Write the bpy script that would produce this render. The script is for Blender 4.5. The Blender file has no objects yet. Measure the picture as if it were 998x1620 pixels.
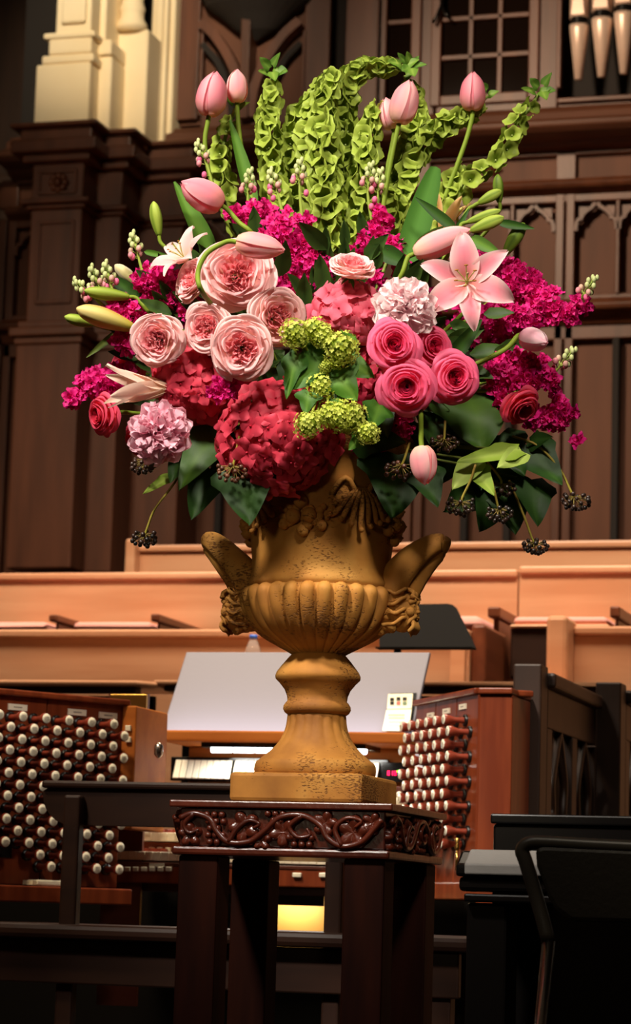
import bpy, math, random
from math import sin, cos, pi, radians, atan, sqrt, exp
from mathutils import Vector, Matrix, noise
random.seed(7)
scene = bpy.context.scene
COL = scene.collection

# ---------------------------------------------------------------- camera
F = 4200.0                                  # focal length in pixels of a 998 x 1620 frame
YAW, TILT, ROLL = radians(16.5), atan(630 / F), 0.030
D0 = 5.46                                   # camera to urn axis
RC = (Matrix.Rotation(YAW, 3, 'Z') @ Matrix.Rotation(pi / 2 + TILT, 3, 'X') @ Matrix.Rotation(ROLL, 3, 'Z'))
FWD = Vector((-sin(YAW), cos(YAW), 0))
CAMZ = 0.72
def ray(px, py):
    return RC @ Vector(((px - 499) / F, (810 - py) / F, -1))
_r = ray(502, 1100); _r *= D0 / _r.dot(FWD)
CAM = Vector((-_r.x, -_r.y, CAMZ))
def PD(px, py, D=D0):
    r = ray(px, py); return CAM + r * (D / r.dot(FWD))
def PY(px, py, Y):
    r = ray(px, py); return CAM + r * ((Y - CAM.y) / r.y)
def PX(px, py, X):
    r = ray(px, py); return CAM + r * ((X - CAM.x) / r.x)
def cdir(u, v, w):                          # u right, v up, w towards the viewer
    return (RC @ Vector((u, v, w))).normalized()
cam = bpy.data.cameras.new('camera'); camo = bpy.data.objects.new('camera', cam); COL.objects.link(camo)
cam.sensor_fit = 'VERTICAL'; cam.sensor_height = 36; cam.sensor_width = 36 * 998 / 1620
cam.lens = 36 * F / 1620; cam.clip_end = 100
cam.dof.use_dof = True; cam.dof.focus_distance = D0 - 0.12; cam.dof.aperture_fstop = 7.0
camo.matrix_world = Matrix.Translation(CAM) @ RC.to_4x4()
scene.camera = camo

# ---------------------------------------------------------------- world and lights
w = bpy.data.worlds.new('world'); scene.world = w; w.use_nodes = True
w.node_tree.nodes['Background'].inputs[0].default_value = (1, .62, .36, 1)
w.node_tree.nodes['Background'].inputs[1].default_value = 0.02
scene.view_settings.view_transform = 'Standard'; scene.view_settings.look = 'None'
scene.view_settings.exposure = 0.0; scene.view_settings.gamma = 1
def lamp(kind, name, loc, target, energy, color, **kw):
    l = bpy.data.lights.new(name, kind); o = bpy.data.objects.new(name, l); COL.objects.link(o)
    o.location = loc
    o.rotation_euler = (Vector(target) - Vector(loc)).to_track_quat('-Z', 'Y').to_euler()
    l.energy = energy; l.color = color
    for k, v in kw.items(): setattr(l, k, v)
    return o
WARM = (1, .80, .56)
# chancel spotlights high in the nave aimed at the arrangement
lamp('SPOT', 'nave_spot', (-1.6, -3.6, 5.6), (0.0, 0.0, 1.82), 2000, (1, .91, .80), spot_size=radians(23), spot_blend=.85, shadow_soft_size=.35)
lamp('SPOT', 'nave_spot', (1.9, -3.6, 5.2), (0.0, 0.0, 1.80), 1050, (1, .90, .78), spot_size=radians(22), spot_blend=.85, shadow_soft_size=.4)
# low warm fill, added to brighten the urn foot
lamp('SPOT', 'urn_foot_fill', (-0.4, -5.0, 1.7), (-.02, 0.0, 1.22), 150, (1, .82, .55), spot_size=radians(11), spot_blend=1, shadow_soft_size=.3)
# light over the console and its player
lamp('SPOT', 'console_spot', (-1.7, -.9, 4.3), (-0.95, 1.7, .95), 430, (1, .76, .48), spot_size=radians(38), spot_blend=1, shadow_soft_size=.3)
# choir downlights over the pews
lamp('AREA', 'choir_downlight', (-0.9, 2.4, 5.6), (-0.9, 3.6, 1.6), 200, (1, .82, .62), shape='RECTANGLE', size=5.0, size_y=.8, spread=radians(95))
# wall washer and the spot on the cream column
lamp('SPOT', 'wall_washer', (-2.3, 2.0, 5.5), (-.1, 6.6, 4.1), 1000, (1, .74, .50), spot_size=radians(52), spot_blend=1, shadow_soft_size=.3)
lamp('SPOT', 'pilaster_fill', (-3.2, 1.0, 4.4), (-2.95, 6.0, 3.2), 190, (1, .76, .52), spot_size=radians(34), spot_blend=1, shadow_soft_size=.3)  # fill added to brighten the dark pilaster
lamp('SPOT', 'chair_fill', (0.2, -2.2, 3.6), (1.35, -.5, .75), 70, (1, .84, .62), spot_size=radians(30), spot_blend=1, shadow_soft_size=.2)  # fill added where no other lamp reaches the chair and piano
lamp('SPOT', 'column_spot', (-1.6, 1.5, 6.2), (-2.75, 5.8, 5.2), 1150, (1, .84, .6), spot_size=radians(22), spot_blend=.8, shadow_soft_size=.2)

# ---------------------------------------------------------------- materials
def lin(c):
    return tuple(((x / 255) / 12.92 if x / 255 <= .04045 else ((x / 255 + .055) / 1.055) ** 2.4) for x in c)
def mat(name, rgb, rough=.5, metal=0, spec=.5, var=None, vscale=6, stretch=(1, 1, 1), bump=0, bscale=40, emit=None, estr=0, coat=0, detail=4):
    m = bpy.data.materials.new(name); m.use_nodes = True; nt = m.node_tree; b = nt.nodes['Principled BSDF']
    c = lin(rgb) + (1,)
    b.inputs['Base Color'].default_value = c; b.inputs['Roughness'].default_value = rough
    b.inputs['Metallic'].default_value = metal; b.inputs['Specular IOR Level'].default_value = spec
    if coat: b.inputs['Coat Weight'].default_value = coat; b.inputs['Coat Roughness'].default_value = .15
    if var or bump:
        tc = nt.nodes.new('ShaderNodeTexCoord'); mp = nt.nodes.new('ShaderNodeMapping'); mp.inputs['Scale'].default_value = stretch
        nt.links.new(tc.outputs['Object'], mp.inputs['Vector'])
    if var:
        n = nt.nodes.new('ShaderNodeTexNoise'); n.inputs['Scale'].default_value = vscale; n.inputs['Detail'].default_value = detail
        nt.links.new(mp.outputs[0], n.inputs['Vector'])
        r = nt.nodes.new('ShaderNodeValToRGB'); r.color_ramp.elements[0].position = .32; r.color_ramp.elements[1].position = .68
        r.color_ramp.elements[0].color = lin(var) + (1,); r.color_ramp.elements[1].color = c
        nt.links.new(n.outputs['Fac'], r.inputs[0]); nt.links.new(r.outputs[0], b.inputs['Base Color'])
    if bump:
        n2 = nt.nodes.new('ShaderNodeTexNoise'); n2.inputs['Scale'].default_value = bscale; n2.inputs['Detail'].default_value = 5
        nt.links.new(mp.outputs[0], n2.inputs['Vector'])
        bp = nt.nodes.new('ShaderNodeBump'); bp.inputs['Strength'].default_value = bump; bp.inputs['Distance'].default_value = .004
        nt.links.new(n2.outputs['Fac'], bp.inputs['Height']); nt.links.new(bp.outputs[0], b.inputs['Normal'])
    if emit:
        b.inputs['Emission Color'].default_value = lin(emit) + (1,); b.inputs['Emission Strength'].default_value = estr
    return m
M = {}
M['wallwood'] = mat('dark_oak', (102, 59, 38), .42, spec=.4, var=(76, 43, 27), vscale=3, stretch=(4, 4, .5), bump=.1, bscale=30)
M['trimwood'] = mat('polished_dark_oak', (98, 60, 42), .36, spec=.5, var=(76, 45, 31), vscale=3, stretch=(.4, 4, 4))
M['wallpanel'] = mat('dark_oak_panel', (104, 63, 42), .55, spec=.25, var=(82, 48, 31), vscale=2.5, stretch=(3, 3, .35))
M['void'] = mat('dark_recess', (24, 15, 9), .8)
M['cream'] = mat('cream_plaster', (244, 226, 190), .75, var=(236, 214, 172), vscale=2, bump=.15, bscale=60)
M['pew'] = mat('pew_oak', (212, 160, 122), .38, var=(192, 134, 96), vscale=3.5, stretch=(.35, 3, 3.5), bump=.05, bscale=50)
M['pewdark'] = mat('pew_walnut_arm', (122, 66, 40), .35, var=(96, 48, 28), vscale=6, stretch=(3, .5, 3))
M['cushion'] = mat('pink_cushion', (216, 150, 138), .9, bump=.2, bscale=200)
M['consolewood'] = mat('console_mahogany', (136, 62, 31), .36, spec=.3, var=(106, 43, 20), vscale=5, stretch=(6, 6, .5), coat=.15)
M['consoledark'] = mat('console_dark', (92, 40, 22), .4, var=(70, 28, 15), vscale=5, stretch=(.5, 3, 3))
M['consoleoak'] = mat('console_oak', (196, 118, 54), .6, spec=.05, var=(168, 94, 42), vscale=5, stretch=(.5, 3, 3))
M['benchwood'] = mat('bench_dark_walnut', (54, 31, 20), .5, spec=.25, var=(38, 21, 14), vscale=5, stretch=(.6, 3, 3))
M['screenwood'] = mat('screen_dark_oak', (56, 34, 20), .45, var=(42, 25, 14), vscale=4, stretch=(4, 4, .5))
M['tablewood'] = mat('carved_mahogany', (100, 40, 23), .3, var=(62, 22, 13), vscale=9, bump=.25, bscale=50, coat=.25)
M['tableleg'] = mat('table_leg_mahogany', (48, 19, 10), .6, spec=.08, var=(30, 11, 7), vscale=6, stretch=(4, 4, .5))
M['black'] = mat('black_lacquer', (18, 16, 15), .16)
M['blackmatte'] = mat('black_matte', (14, 11, 9), .8, spec=.12)
M['chairpad'] = mat('black_vinyl', (56, 52, 44), .5, bump=.2, bscale=120)
M['ivory'] = mat('ivory', (246, 238, 214), .3)
M['ink'] = mat('grey_ink', (150, 140, 122), .6)
M['knobwood'] = mat('knob_rosewood', (158, 70, 48), .28, var=(120, 46, 32), vscale=20, coat=.4)
M['ebony'] = mat('ebony_collar', (20, 14, 12), .35)
M['deskgrey'] = mat('grey_music_desk', (124, 121, 134), .5, bump=.05, bscale=80)
M['chairframe'] = mat('frame_highlight_grey', (84, 80, 72), .35)  # lighter grey puts the highlight of the dark tube into its colour
M['metal'] = mat('brushed_metal', (200, 190, 180), .25, metal=1)
M['brass'] = mat('brass', (226, 180, 96), .25, metal=1)
M['pipe'] = mat('pipe_tin', (246, 222, 204), .38, metal=.3, var=(226, 196, 176), vscale=4)
M['glassdark'] = mat('dark_window_glass', (20, 11, 7), .06, spec=.25)
M['paper'] = mat('paper', (250, 240, 205), .7)
M['paperink'] = mat('paper_print', (198, 176, 120), .7)
M['red'] = mat('red_button', (200, 60, 40), .4)
M['green'] = mat('green_button', (70, 100, 50), .4)
M['kneeoak'] = mat('knee_panel_oak', (206, 158, 88), .5)
M['sheen_grey'] = mat('painted_sheen_grey', (150, 146, 142), .3, bump=.5, bscale=26)  # grey that paints the bright reflection on the fallboard
M['tube'] = mat('lamp_tube', (255, 255, 255), .4, emit=(235, 243, 255), estr=9)
M['warmtube'] = mat('warm_lamp_tube', (255, 240, 200), .4, emit=(255, 226, 160), estr=3)
M['led'] = mat('red_led', (255, 20, 90), .4, emit=(255, 10, 90), estr=3)
M['ledgreen'] = mat('green_led', (120, 255, 40), .4, emit=(130, 255, 40), estr=2)
M['bottlecap'] = mat('blue_cap', (50, 110, 220), .4)
M['floor'] = mat('dark_floor', (46, 28, 20), .5, var=(34, 20, 14), vscale=3)
def glass_mat():
    m = mat('clear_plastic', (225, 222, 220), .08); b = m.node_tree.nodes['Principled BSDF']
    b.inputs['Transmission Weight'].default_value = .75; b.inputs['IOR'].default_value = 1.25; return m
M['plastic'] = glass_mat()
def urn_mat():
    m = bpy.data.materials.new('ochre_terracotta'); m.use_nodes = True; nt = m.node_tree; b = nt.nodes['Principled BSDF']
    L = nt.links.new; N = nt.nodes.new
    tc = N('ShaderNodeTexCoord'); b.inputs['Roughness'].default_value = .72; b.inputs['Specular IOR Level'].default_value = .3
    n1 = N('ShaderNodeTexNoise'); n1.inputs['Scale'].default_value = 7; n1.inputs['Detail'].default_value = 6; L(tc.outputs['Object'], n1.inputs['Vector'])
    r1 = N('ShaderNodeValToRGB'); e = r1.color_ramp.elements
    e[0].position = .3; e[0].color = lin((134, 84, 34)) + (1,); e[1].position = .72; e[1].color = lin((206, 152, 74)) + (1,)
    x = e.new(.52); x.color = lin((178, 120, 50)) + (1,)
    L(n1.outputs['Fac'], r1.inputs[0])
    n2 = N('ShaderNodeTexNoise'); n2.inputs['Scale'].default_value = 130; n2.inputs['Detail'].default_value = 3
    mp = N('ShaderNodeMapping'); mp.inputs['Scale'].default_value = (1, 1, 2.4); L(tc.outputs['Object'], mp.inputs['Vector']); L(mp.outputs[0], n2.inputs['Vector'])
    n3 = N('ShaderNodeTexNoise'); n3.inputs['Scale'].default_value = 9; L(tc.outputs['Object'], n3.inputs['Vector'])
    mul = N('ShaderNodeMath'); mul.operation = 'MULTIPLY'; L(n2.outputs['Fac'], mul.inputs[0]); L(n3.outputs['Fac'], mul.inputs[1])
    r2 = N('ShaderNodeValToRGB'); r2.color_ramp.elements[0].position = .315; r2.color_ramp.elements[0].color = (0, 0, 0, 1)
    r2.color_ramp.elements[1].position = .385; r2.color_ramp.elements[1].color = (1, 1, 1, 1); L(mul.outputs[0], r2.inputs[0])
    mx = N('ShaderNodeMix'); mx.data_type = 'RGBA'; L(r2.outputs[0], mx.inputs[0]); L(r1.outputs[0], mx.inputs[6])
    mx.inputs[7].default_value = lin((122, 78, 34)) + (1,); L(mx.outputs[2], b.inputs['Base Color'])
    bp = N('ShaderNodeBump'); bp.inputs['Strength'].default_value = .5; bp.inputs['Distance'].default_value = .004
    sub = N('ShaderNodeMath'); sub.operation = 'SUBTRACT'; L(n1.outputs['Fac'], sub.inputs[0]); L(r2.outputs[0], sub.inputs[1]); L(sub.outputs[0], bp.inputs['Height'])
    L(bp.outputs[0], b.inputs['Normal']); return m
M['urn'] = urn_mat()
def petal_mat(name, rough=.5, trans=.25, spec=.3, var=.12):
    m = bpy.data.materials.new(name); m.use_nodes = True; nt = m.node_tree; b = nt.nodes['Principled BSDF']; L = nt.links.new; N = nt.nodes.new
    a = N('ShaderNodeAttribute'); a.attribute_name = 'Col'; a.attribute_type = 'GEOMETRY'
    tc = N('ShaderNodeTexCoord'); no = N('ShaderNodeTexNoise'); no.inputs['Scale'].default_value = 9; L(tc.outputs['Object'], no.inputs['Vector'])
    oi = N('ShaderNodeObjectInfo')
    mr = N('ShaderNodeMapRange'); mr.inputs[3].default_value = 1 - var; mr.inputs[4].default_value = 1 + var; L(oi.outputs['Random'], mr.inputs[0])
    hs = N('ShaderNodeHueSaturation'); L(a.outputs['Color'], hs.inputs['Color']); L(mr.outputs[0], hs.inputs['Value'])
    L(hs.outputs[0], b.inputs['Base Color']); b.inputs['Roughness'].default_value = rough; b.inputs['Specular IOR Level'].default_value = spec
    tr = N('ShaderNodeBsdfTranslucent'); L(hs.outputs[0], tr.inputs[0]); mix = N('ShaderNodeMixShader'); mix.inputs[0].default_value = trans
    L(b.outputs[0], mix.inputs[1]); L(tr.outputs[0], mix.inputs[2]); L(mix.outputs[0], nt.nodes['Material Output'].inputs[0])
    bp = N('ShaderNodeBump'); bp.inputs['Strength'].default_value = .12; L(no.outputs['Fac'], bp.inputs['Height']); L(bp.outputs[0], b.inputs['Normal'])
    return m
M['petal'] = petal_mat('flower_petal', .55, .32, .25, .08); M['leaf'] = petal_mat('leaf_green', .48, .15, .16, .1); M['berry'] = petal_mat('ivy_berry', .3, 0, .5, .1)

# ---------------------------------------------------------------- mesh helpers
class MB:
    def __init__(s): s.v = []; s.f = []; s.m = []; s.c = []
    def add(s, vs, fs, mi=0, cs=None):
        o = len(s.v); s.v += [tuple(x) for x in vs]; s.f += [tuple(i + o for i in f) for f in fs]; s.m += [mi] * len(fs)
        s.c += (cs if cs else [(1, 1, 1)] * len(vs)); return s
    def box(s, x0, x1, y0, y1, z0, z1, mi=0):
        x0, x1 = sorted((x0, x1)); y0, y1 = sorted((y0, y1)); z0, z1 = sorted((z0, z1))
        return s.add([(x0, y0, z0), (x1, y0, z0), (x1, y1, z0), (x0, y1, z0), (x0, y0, z1), (x1, y0, z1), (x1, y1, z1), (x0, y1, z1)],
                     [(0, 3, 2, 1), (4, 5, 6, 7), (0, 1, 5, 4), (1, 2, 6, 5), (2, 3, 7, 6), (3, 0, 4, 7)], mi)
    def prism(s, pts, fn, a0, a1, mi=0):        # pts: 2d outline; fn(p, a) -> 3d
        n = len(pts); vs = [fn(p, a0) for p in pts] + [fn(p, a1) for p in pts]
        fs = [tuple(range(n - 1, -1, -1)), tuple(range(n, 2 * n))] + [(i, (i + 1) % n, n + (i + 1) % n, n + i) for i in range(n)]
        return s.add(vs, fs, mi)
    def grid(s, rows, mi=0, closed=False, cols=None):
        nu = len(rows[0]); vs = [p for r in rows for p in r]; fs = []
        for i in range(len(rows) - 1):
            for j in range(nu if closed else nu - 1):
                k = (j + 1) % nu; fs.append((i * nu + j, i * nu + k, (i + 1) * nu + k, (i + 1) * nu + j))
        return s.add(vs, fs, mi, [c for r in cols for c in r] if cols else None)
    def lathe(s, prof, n=32, c=(0, 0, 0), mod=None, mi=0, axis='Z', caps=False):
        rows = []
        for i, (r, z) in enumerate(prof):
            row = []
            for j in range(n):
                a = 2 * pi * j / n; q = r * (mod(i, a, r, z) if mod else 1)
                row.append((c[0] + q * cos(a), c[1] + q * sin(a), c[2] + z))
            rows.append(row)
        s.grid(rows, mi, True)
        if caps: 
            o = len(s.v) - n * len(rows); s.f.append(tuple(o + i for i in range(n - 1, -1, -1))); s.m.append(mi)
            o = len(s.v) - n; s.f.append(tuple(o + i for i in range(n))); s.m.append(mi)
        return s
    def tube(s, pts, rad, n=8, mi=0, col=None, flat=1.0, nrm=None):
        pts = [Vector(p) for p in pts]; k = len(pts)
        if not hasattr(rad, '__len__'): rad = [rad] * k
        rows = []; cs = []; ref = Vector(nrm) if nrm else None
        for i, p in enumerate(pts):
            t = (pts[min(i + 1, k - 1)] - pts[max(i - 1, 0)]).normalized()
            if ref is None: ref = t.orthogonal()
            a = (ref - t * ref.dot(t)); a = a.normalized() if a.length > 1e-6 else t.orthogonal().normalized()
            if not nrm: ref = a
            b = t.cross(a)
            rows.append([tuple(p + a * (rad[i] * flat * cos(2 * pi * j / n)) + b * (rad[i] * sin(2 * pi * j / n))) for j in range(n)])
        o = len(s.v); s.grid(rows, mi, True, [[col(i / (k - 1)) if callable(col) else (col or (1, 1, 1))] * n for i in range(k)])
        s.f.append(tuple(o + i for i in range(n - 1, -1, -1))); s.f.append(tuple(o + (k - 1) * n + i for i in range(n))); s.m += [mi, mi]
        return s
    def ball(s, c, r, nu=10, nv=7, mi=0, col=(1, 1, 1), fn=None):
        r = r if hasattr(r, '__len__') else (r, r, r); o = len(s.v); rows = []
        for i in range(nv + 1):
            th = pi * i / nv; th = min(max(th, .03), pi - .03)
            row = []
            for j in range(nu):
                a = 2 * pi * j / nu; d = Vector((sin(th) * cos(a), sin(th) * sin(a), cos(th))); q = fn(d) if fn else 1
                row.append((c[0] + d.x * r[0] * q, c[1] + d.y * r[1] * q, c[2] + d.z * r[2] * q))
            rows.append(row)
        s.grid(rows, mi, True, [[col] * nu for _ in rows])
        s.f.append(tuple(o + i for i in range(nu))); s.f.append(tuple(o + nv * nu + i for i in range(nu - 1, -1, -1))); s.m += [mi, mi]
        return s
    def merge(s, o, mtx=None):
        n = len(s.v); s.v += [tuple(mtx @ Vector(p)) for p in o.v] if mtx else o.v
        s.f += [tuple(i + n for i in f) for f in o.f]; s.m += o.m; s.c += o.c; return s
    def xf(s, mtx): s.v = [tuple(mtx @ Vector(p)) for p in s.v]; return s
    def mesh(s, name, mats, smooth=False):
        me = bpy.data.meshes.new(name); me.from_pydata(s.v, [], s.f)
        for m in (mats if isinstance(mats, (list, tuple)) else [mats]): me.materials.append(m)
        me.polygons.foreach_set('material_index', s.m)
        if smooth: me.polygons.foreach_set('use_smooth', [True] * len(s.f))
        if any(c != (1, 1, 1) for c in s.c):
            at = me.color_attributes.new('Col', 'FLOAT_COLOR', 'POINT'); at.data.foreach_set('color', [q for c in s.c for q in (c[0], c[1], c[2], 1)])
        me.update(); return me
def link(name, me, parent=None, mtx=None):
    o = bpy.data.objects.new(name, me); COL.objects.link(o)
    if parent: o.parent = parent
    if mtx is not None: o.matrix_basis = mtx
    return o
def tag(o, label=None, cat=None, group=None, kind=None):
    for k, v in (('label', label), ('category', cat), ('group', group), ('kind', kind)):
        if v: o[k] = v
    return o
def rootw(o):
    m = o.matrix_basis.copy()
    while o.parent: o = o.parent; m = o.matrix_basis @ m
    return m
def thing(name, label, cat, loc=(0, 0, 0), rot=None, scale=1, group=None):
    o = bpy.data.objects.new(name, None); COL.objects.link(o); o.empty_display_size = .05
    m = Matrix.Translation(loc)
    if rot is not None: m = m @ rot.to_matrix().to_4x4()
    o.matrix_basis = m @ Matrix.Scale(scale, 4); return tag(o, label, cat, group)
def part(name, mb, mats, parent=None, smooth=False, bev=0, world=True, kind=None, label=None):
    """mesh part; world=True: vertices are given in world space"""
    if parent is not None and world: mb.xf(rootw(parent).inverted())
    o = link(name, mb.mesh(name, mats, smooth), parent)
    if bev:
        b = o.modifiers.new('bevel', 'BEVEL'); b.width = bev; b.segments = 2; b.limit_method = 'ANGLE'
    return tag(o, label, None, None, kind)
def catmull(P, n=6):
    P = [Vector(p) for p in P]; Q = [P[0] * 2 - P[1]] + P + [P[-1] * 2 - P[-2]]; out = []
    for i in range(1, len(Q) - 2):
        a, b, c, d = Q[i - 1:i + 3]
        for k in range(n):
            t = k / n; out.append(.5 * ((2 * b) + (c - a) * t + (2 * a - 5 * b + 4 * c - d) * t * t + (3 * b - a - 3 * c + d) * t ** 3))
    return out + [P[-1]]
def mixc(a, b, t): t = max(0, min(1, t)); return tuple(x + (y - x) * t for x, y in zip(a, b))
# ================================================================ the room
W = 6.6
def XX(px, py, Y=W): return PY(px, py, Y).x
def ZZ(px, py, Y=W): return PY(px, py, Y).z
fl = part('floor', MB().box(-7, 7, -7, 9, -.06, 0), M['floor']); tag(fl, kind='structure')
ris = part('floor_riser', MB().box(-6, 5, 2.75, 3.45, 0.001, .30).box(-6, 5, 3.45, 4.25, 0.001, .55).box(-6, 5, 4.25, W, 0.001, .8), M['floor']); tag(ris, kind='structure')
XL = XX(225, 400)                                       # right side of the pilaster's return
wall = part('wall_back', MB().box(-3.6, 5.5, W + .09, W + .2, 0, 8.2), M['void']); tag(wall, kind='structure')
def wpart(name, mb, m='wallwood', bev=.004, parent=wall, kind=None): return part(name, mb, M[m], parent, False, bev, True, kind)
zA, zB, zC, zD = ZZ(950, 303), ZZ(950, 318), ZZ(950, 362), ZZ(950, 466)
zE, zF, zG, zH = ZZ(950, 480), ZZ(950, 499), ZZ(950, 514), ZZ(950, 536)
Lp = (XX(945, 390) - XX(846, 390)) * .687; ST = (XX(945, 390) - XX(846, 390)) - Lp; BAY = 3 * Lp + ST
X0 = XX(893, 400)
def band(P, wd):
    """outline of a strip of width wd along 2d points"""
    A, B = [], []
    for i, p in enumerate(P):
        q, r = P[max(i - 1, 0)], P[min(i + 1, len(P) - 1)]; d = Vector((r[0] - q[0], r[1] - q[1])).normalized(); n = Vector((-d.y, d.x)) * wd / 2
        A.append((p[0] + n.x, p[1] + n.y)); B.append((p[0] - n.x, p[1] - n.y))
    return A + B[::-1]
def strip(mb, P, wd, fn, a0, a1):                        # quads, so curved strips stay clean
    o = band(P, wd); k = len(P)
    for i in range(k - 1):
        mb.prism([o[i], o[i + 1], o[2 * k - 2 - i], o[2 * k - 1 - i]], fn, a0, a1)
xz = lambda p, a: (p[0], a, p[1])
OG = [(-1, -.05), (-.985, .2), (-.92, .34), (-.80, .42), (-.74, .40), (-.70, .52), (-.5, .70), (-.22, .84), (-.05, 1.0)]
for k in range(-7, 6):
    xa = X0 + k * BAY + ST / 2                          # first light's left edge
    if xa + BAY < -3.6 or xa > 4.9: continue
    xs = xa - ST / 2
    for dx in (-.27, .27): wpart('stile', MB().box(xs + dx * ST - ST * .215, xs + dx * ST + ST * .215, W - .005, W + .09, zE, zA))
    for dx in (-.27, .27): wpart('stile', MB().box(xs + dx * ST - ST * .215, xs + dx * ST + ST * .215, W - .005, W + .09, .8, zG))
    for j in range(3):
        x0 = xa + j * Lp; x1 = x0 + Lp; xm = (x0 + x1) / 2; h = Lp / 2
        wpart('panel', MB().box(x0, x1, W + .055, W + .088, zD - .01, zB + .02), 'wallpanel', 0)
        wpart('panel', MB().box(x0, x1, W + .045, W + .088, .8, zH), 'wallpanel', 0)
        t = MB(); zt = zB - .01
        for sg in (-1, 1):
            P = [(xm - sg * px * h * .94, zC + pz * (zt - zC)) for px, pz in OG]; strip(t, P, .016, xz, W - .012, W + .03)
            tri = [(xm + sg * h * .82, zt - .012), (xm + sg * h * .40, zt - .012), (xm + sg * h * .82, zC + .5 * (zt - zC))]
            t.prism(tri if sg < 0 else tri[::-1], xz, W + .005, W + .03)
        wpart('tracery', t, 'wallwood', 0)
        if j:
            wpart('mullion', MB().box(x0 - .009, x0 + .009, W - .012, W + .04, zD, zB))
            wpart('mullion', MB().box(x0 - .016, x0 + .016, W - .02, W + .03, .8, zH), 'void')
    # frieze panel with its diamond boss
    fz0, fz1 = ZZ(950, 277), ZZ(950, 241)
    wpart('panel', MB().box(xa - .01, xa + 3 * Lp + .01, W + .03, W + .088, fz0, fz1), 'wallpanel', 0)
    d = MB(); xm = xa + 1.5 * Lp; zm = (fz0 + fz1) / 2
    d.add([(xm - .045, W + .02, zm), (xm, W + .02, zm - .032), (xm + .045, W + .02, zm), (xm, W + .02, zm + .032), (xm, W - .01, zm)], [(0, 1, 4), (1, 2, 4), (2, 3, 4), (3, 0, 4)])
    wpart('boss', d, 'wallwood', 0)
    wpart('stile', MB().box(xa + 3 * Lp, xa + 3 * Lp + ST, W, W + .05, ZZ(950, 284), ZZ(950, 236)))
def rail(name, prof, x0=-3.6, x1=5.5, m='wallwood', parent=wall):
    return wpart(name, MB().prism(prof, lambda p, a: (a, W + p[0], p[1]), x0, x1), m, .006, parent)
# rails: profile points are (offset from the wall, z)
rail('rail', [(.05, ZZ(950, 236)), (.05, ZZ(950, 243)), (0, ZZ(950, 243)), (0, ZZ(950, 236))][::-1])
rail('rail', [(.05, zB + .002), (.05, zA + .02), (0, zA + .02), (0, zB + .002)])
rail('rail', [(.05, ZZ(950, 306)), (-.0, ZZ(950, 306)), (-.06, ZZ(950, 299)), (-.075, ZZ(950, 292)), (-.05, ZZ(950, 288)), (-.04, ZZ(950, 283)), (.05, ZZ(950, 281))])
rail('rail', [(.05, zG), (-.02, zG), (-.05, zF), (-.12, zF + .005), (-.13, zF + .03), (-.10, zE - .01), (-.05, zE), (-.03, zE + .02), (.05, zE + .025)])
rail('rail', [(.05, zD - .02), (.05, zD + .005), (.0, zD + .005), (.0, zD - .02)])
rail('rail', [(.05, zH), (.05, zG + .02), (-.005, zG + .02), (-.005, zH)])
# the main cornice under the organ case
z = lambda y: ZZ(950, y)
co = part('trim_1', MB().prism([(.05, z(236)), (.0, z(236)), (-.05, z(231)), (-.07, z(226)), (-.20, z(224)), (-.23, z(218)), (-.235, z(211)), (-.20, z(206)), (-.15, z(203)), (-.13, z(197)), (-.09, z(194)), (-.08, z(180)), (-.05, z(176)), (-.03, z(168)), (.05, z(165))],
          lambda p, a: (a, W + p[0], p[1]), -3.6, 5.5), M['trimwood'], None, False, .006); tag(co, kind='structure')
# upper organ case : windows, stiles, arch braces
zT = 8.2; zc0 = z(172)
def upbox(name, px0, px1, py0, py1, yf=-.0, yb=.09, m='wallwood', parent=wall, bev=.004):
    pm = (py0 + py1) / 2
    return part(name, MB().box(XX(px0, pm), XX(px1, pm), W + yf, W + yb, ZZ((px0 + px1) / 2, py1), ZZ((px0 + px1) / 2, py0)), M[m], parent, False, bev)
upbox('panel', 262, 524, -180, 190, .03, .09, 'wallpanel', wall, 0)
upbox('stile', 262, 318, -180, 190, -.01)
upbox('stile', 484, 524, -180, 190, -.01)
upbox('rail', 318, 484, 170, 200, -.01)
upbox('stile', 549, 601, -180, 200, -.01); upbox('stile', 601, 608, -180, 200, -.03, .05)
upbox('stile', 657, 690, -180, 200, -.01)
upbox('stile', 846, 884, -180, 178, -.01); upbox('rail', 690, 846, 160, 186, -.01); upbox('rail', 608, 657, 176, 190, -.01)
upbox('rail', 884, 1700, 142, 168, -.01); upbox('rail', 884, 1700, 136, 143, -.04, .03); upbox('stile', 884, 891, -180, 142, -.035, .03)
# curved braces of the gothic bracket
br = MB()
for P in ([(322, 40), (345, 62), (368, 98), (384, 140), (392, 190)], [(478, 38), (452, 62), (426, 100), (408, 142), (401, 190)]):
    Q = [(PY(a, b, W)[0], PY(a, b, W)[2]) for a, b in P]; Q = [(p.x, p.y) for p in catmull([(a, b, 0) for a, b in Q], 5)]
    strip(br, Q, .045, xz, W - .06, W + .03)
wpart('arch_brace', br, 'wallwood', 0)
br = MB()
for P in ([(322, 72), (346, 100), (362, 140), (370, 190)], [(478, 70), (452, 98), (432, 140), (421, 190)]):
    Q = [(PY(a, b, W)[0], PY(a, b, W)[2]) for a, b in P]; Q = [(p.x, p.y) for p in catmull([(a, b, 0) for a, b in Q], 5)]
    strip(br, Q, .03, xz, W - .03, W + .03)
wpart('arch_brace', br, 'void', 0)
upbox('bracket_post', 389, 403, -20, 195, -.09)
pd = MB(); c = PY(400, -12, W - .1); pd.lathe([(.001, -.22), (.10, -.17), (.18, -.10), (.26, -.04), (.31, .05), (.32, .3)], 24, c); pd.v = [(a, W - .02 + (b - c.y) * .5, e) for a, b, e in pd.v]
wpart('pendant', pd, 'void', 0)
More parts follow.
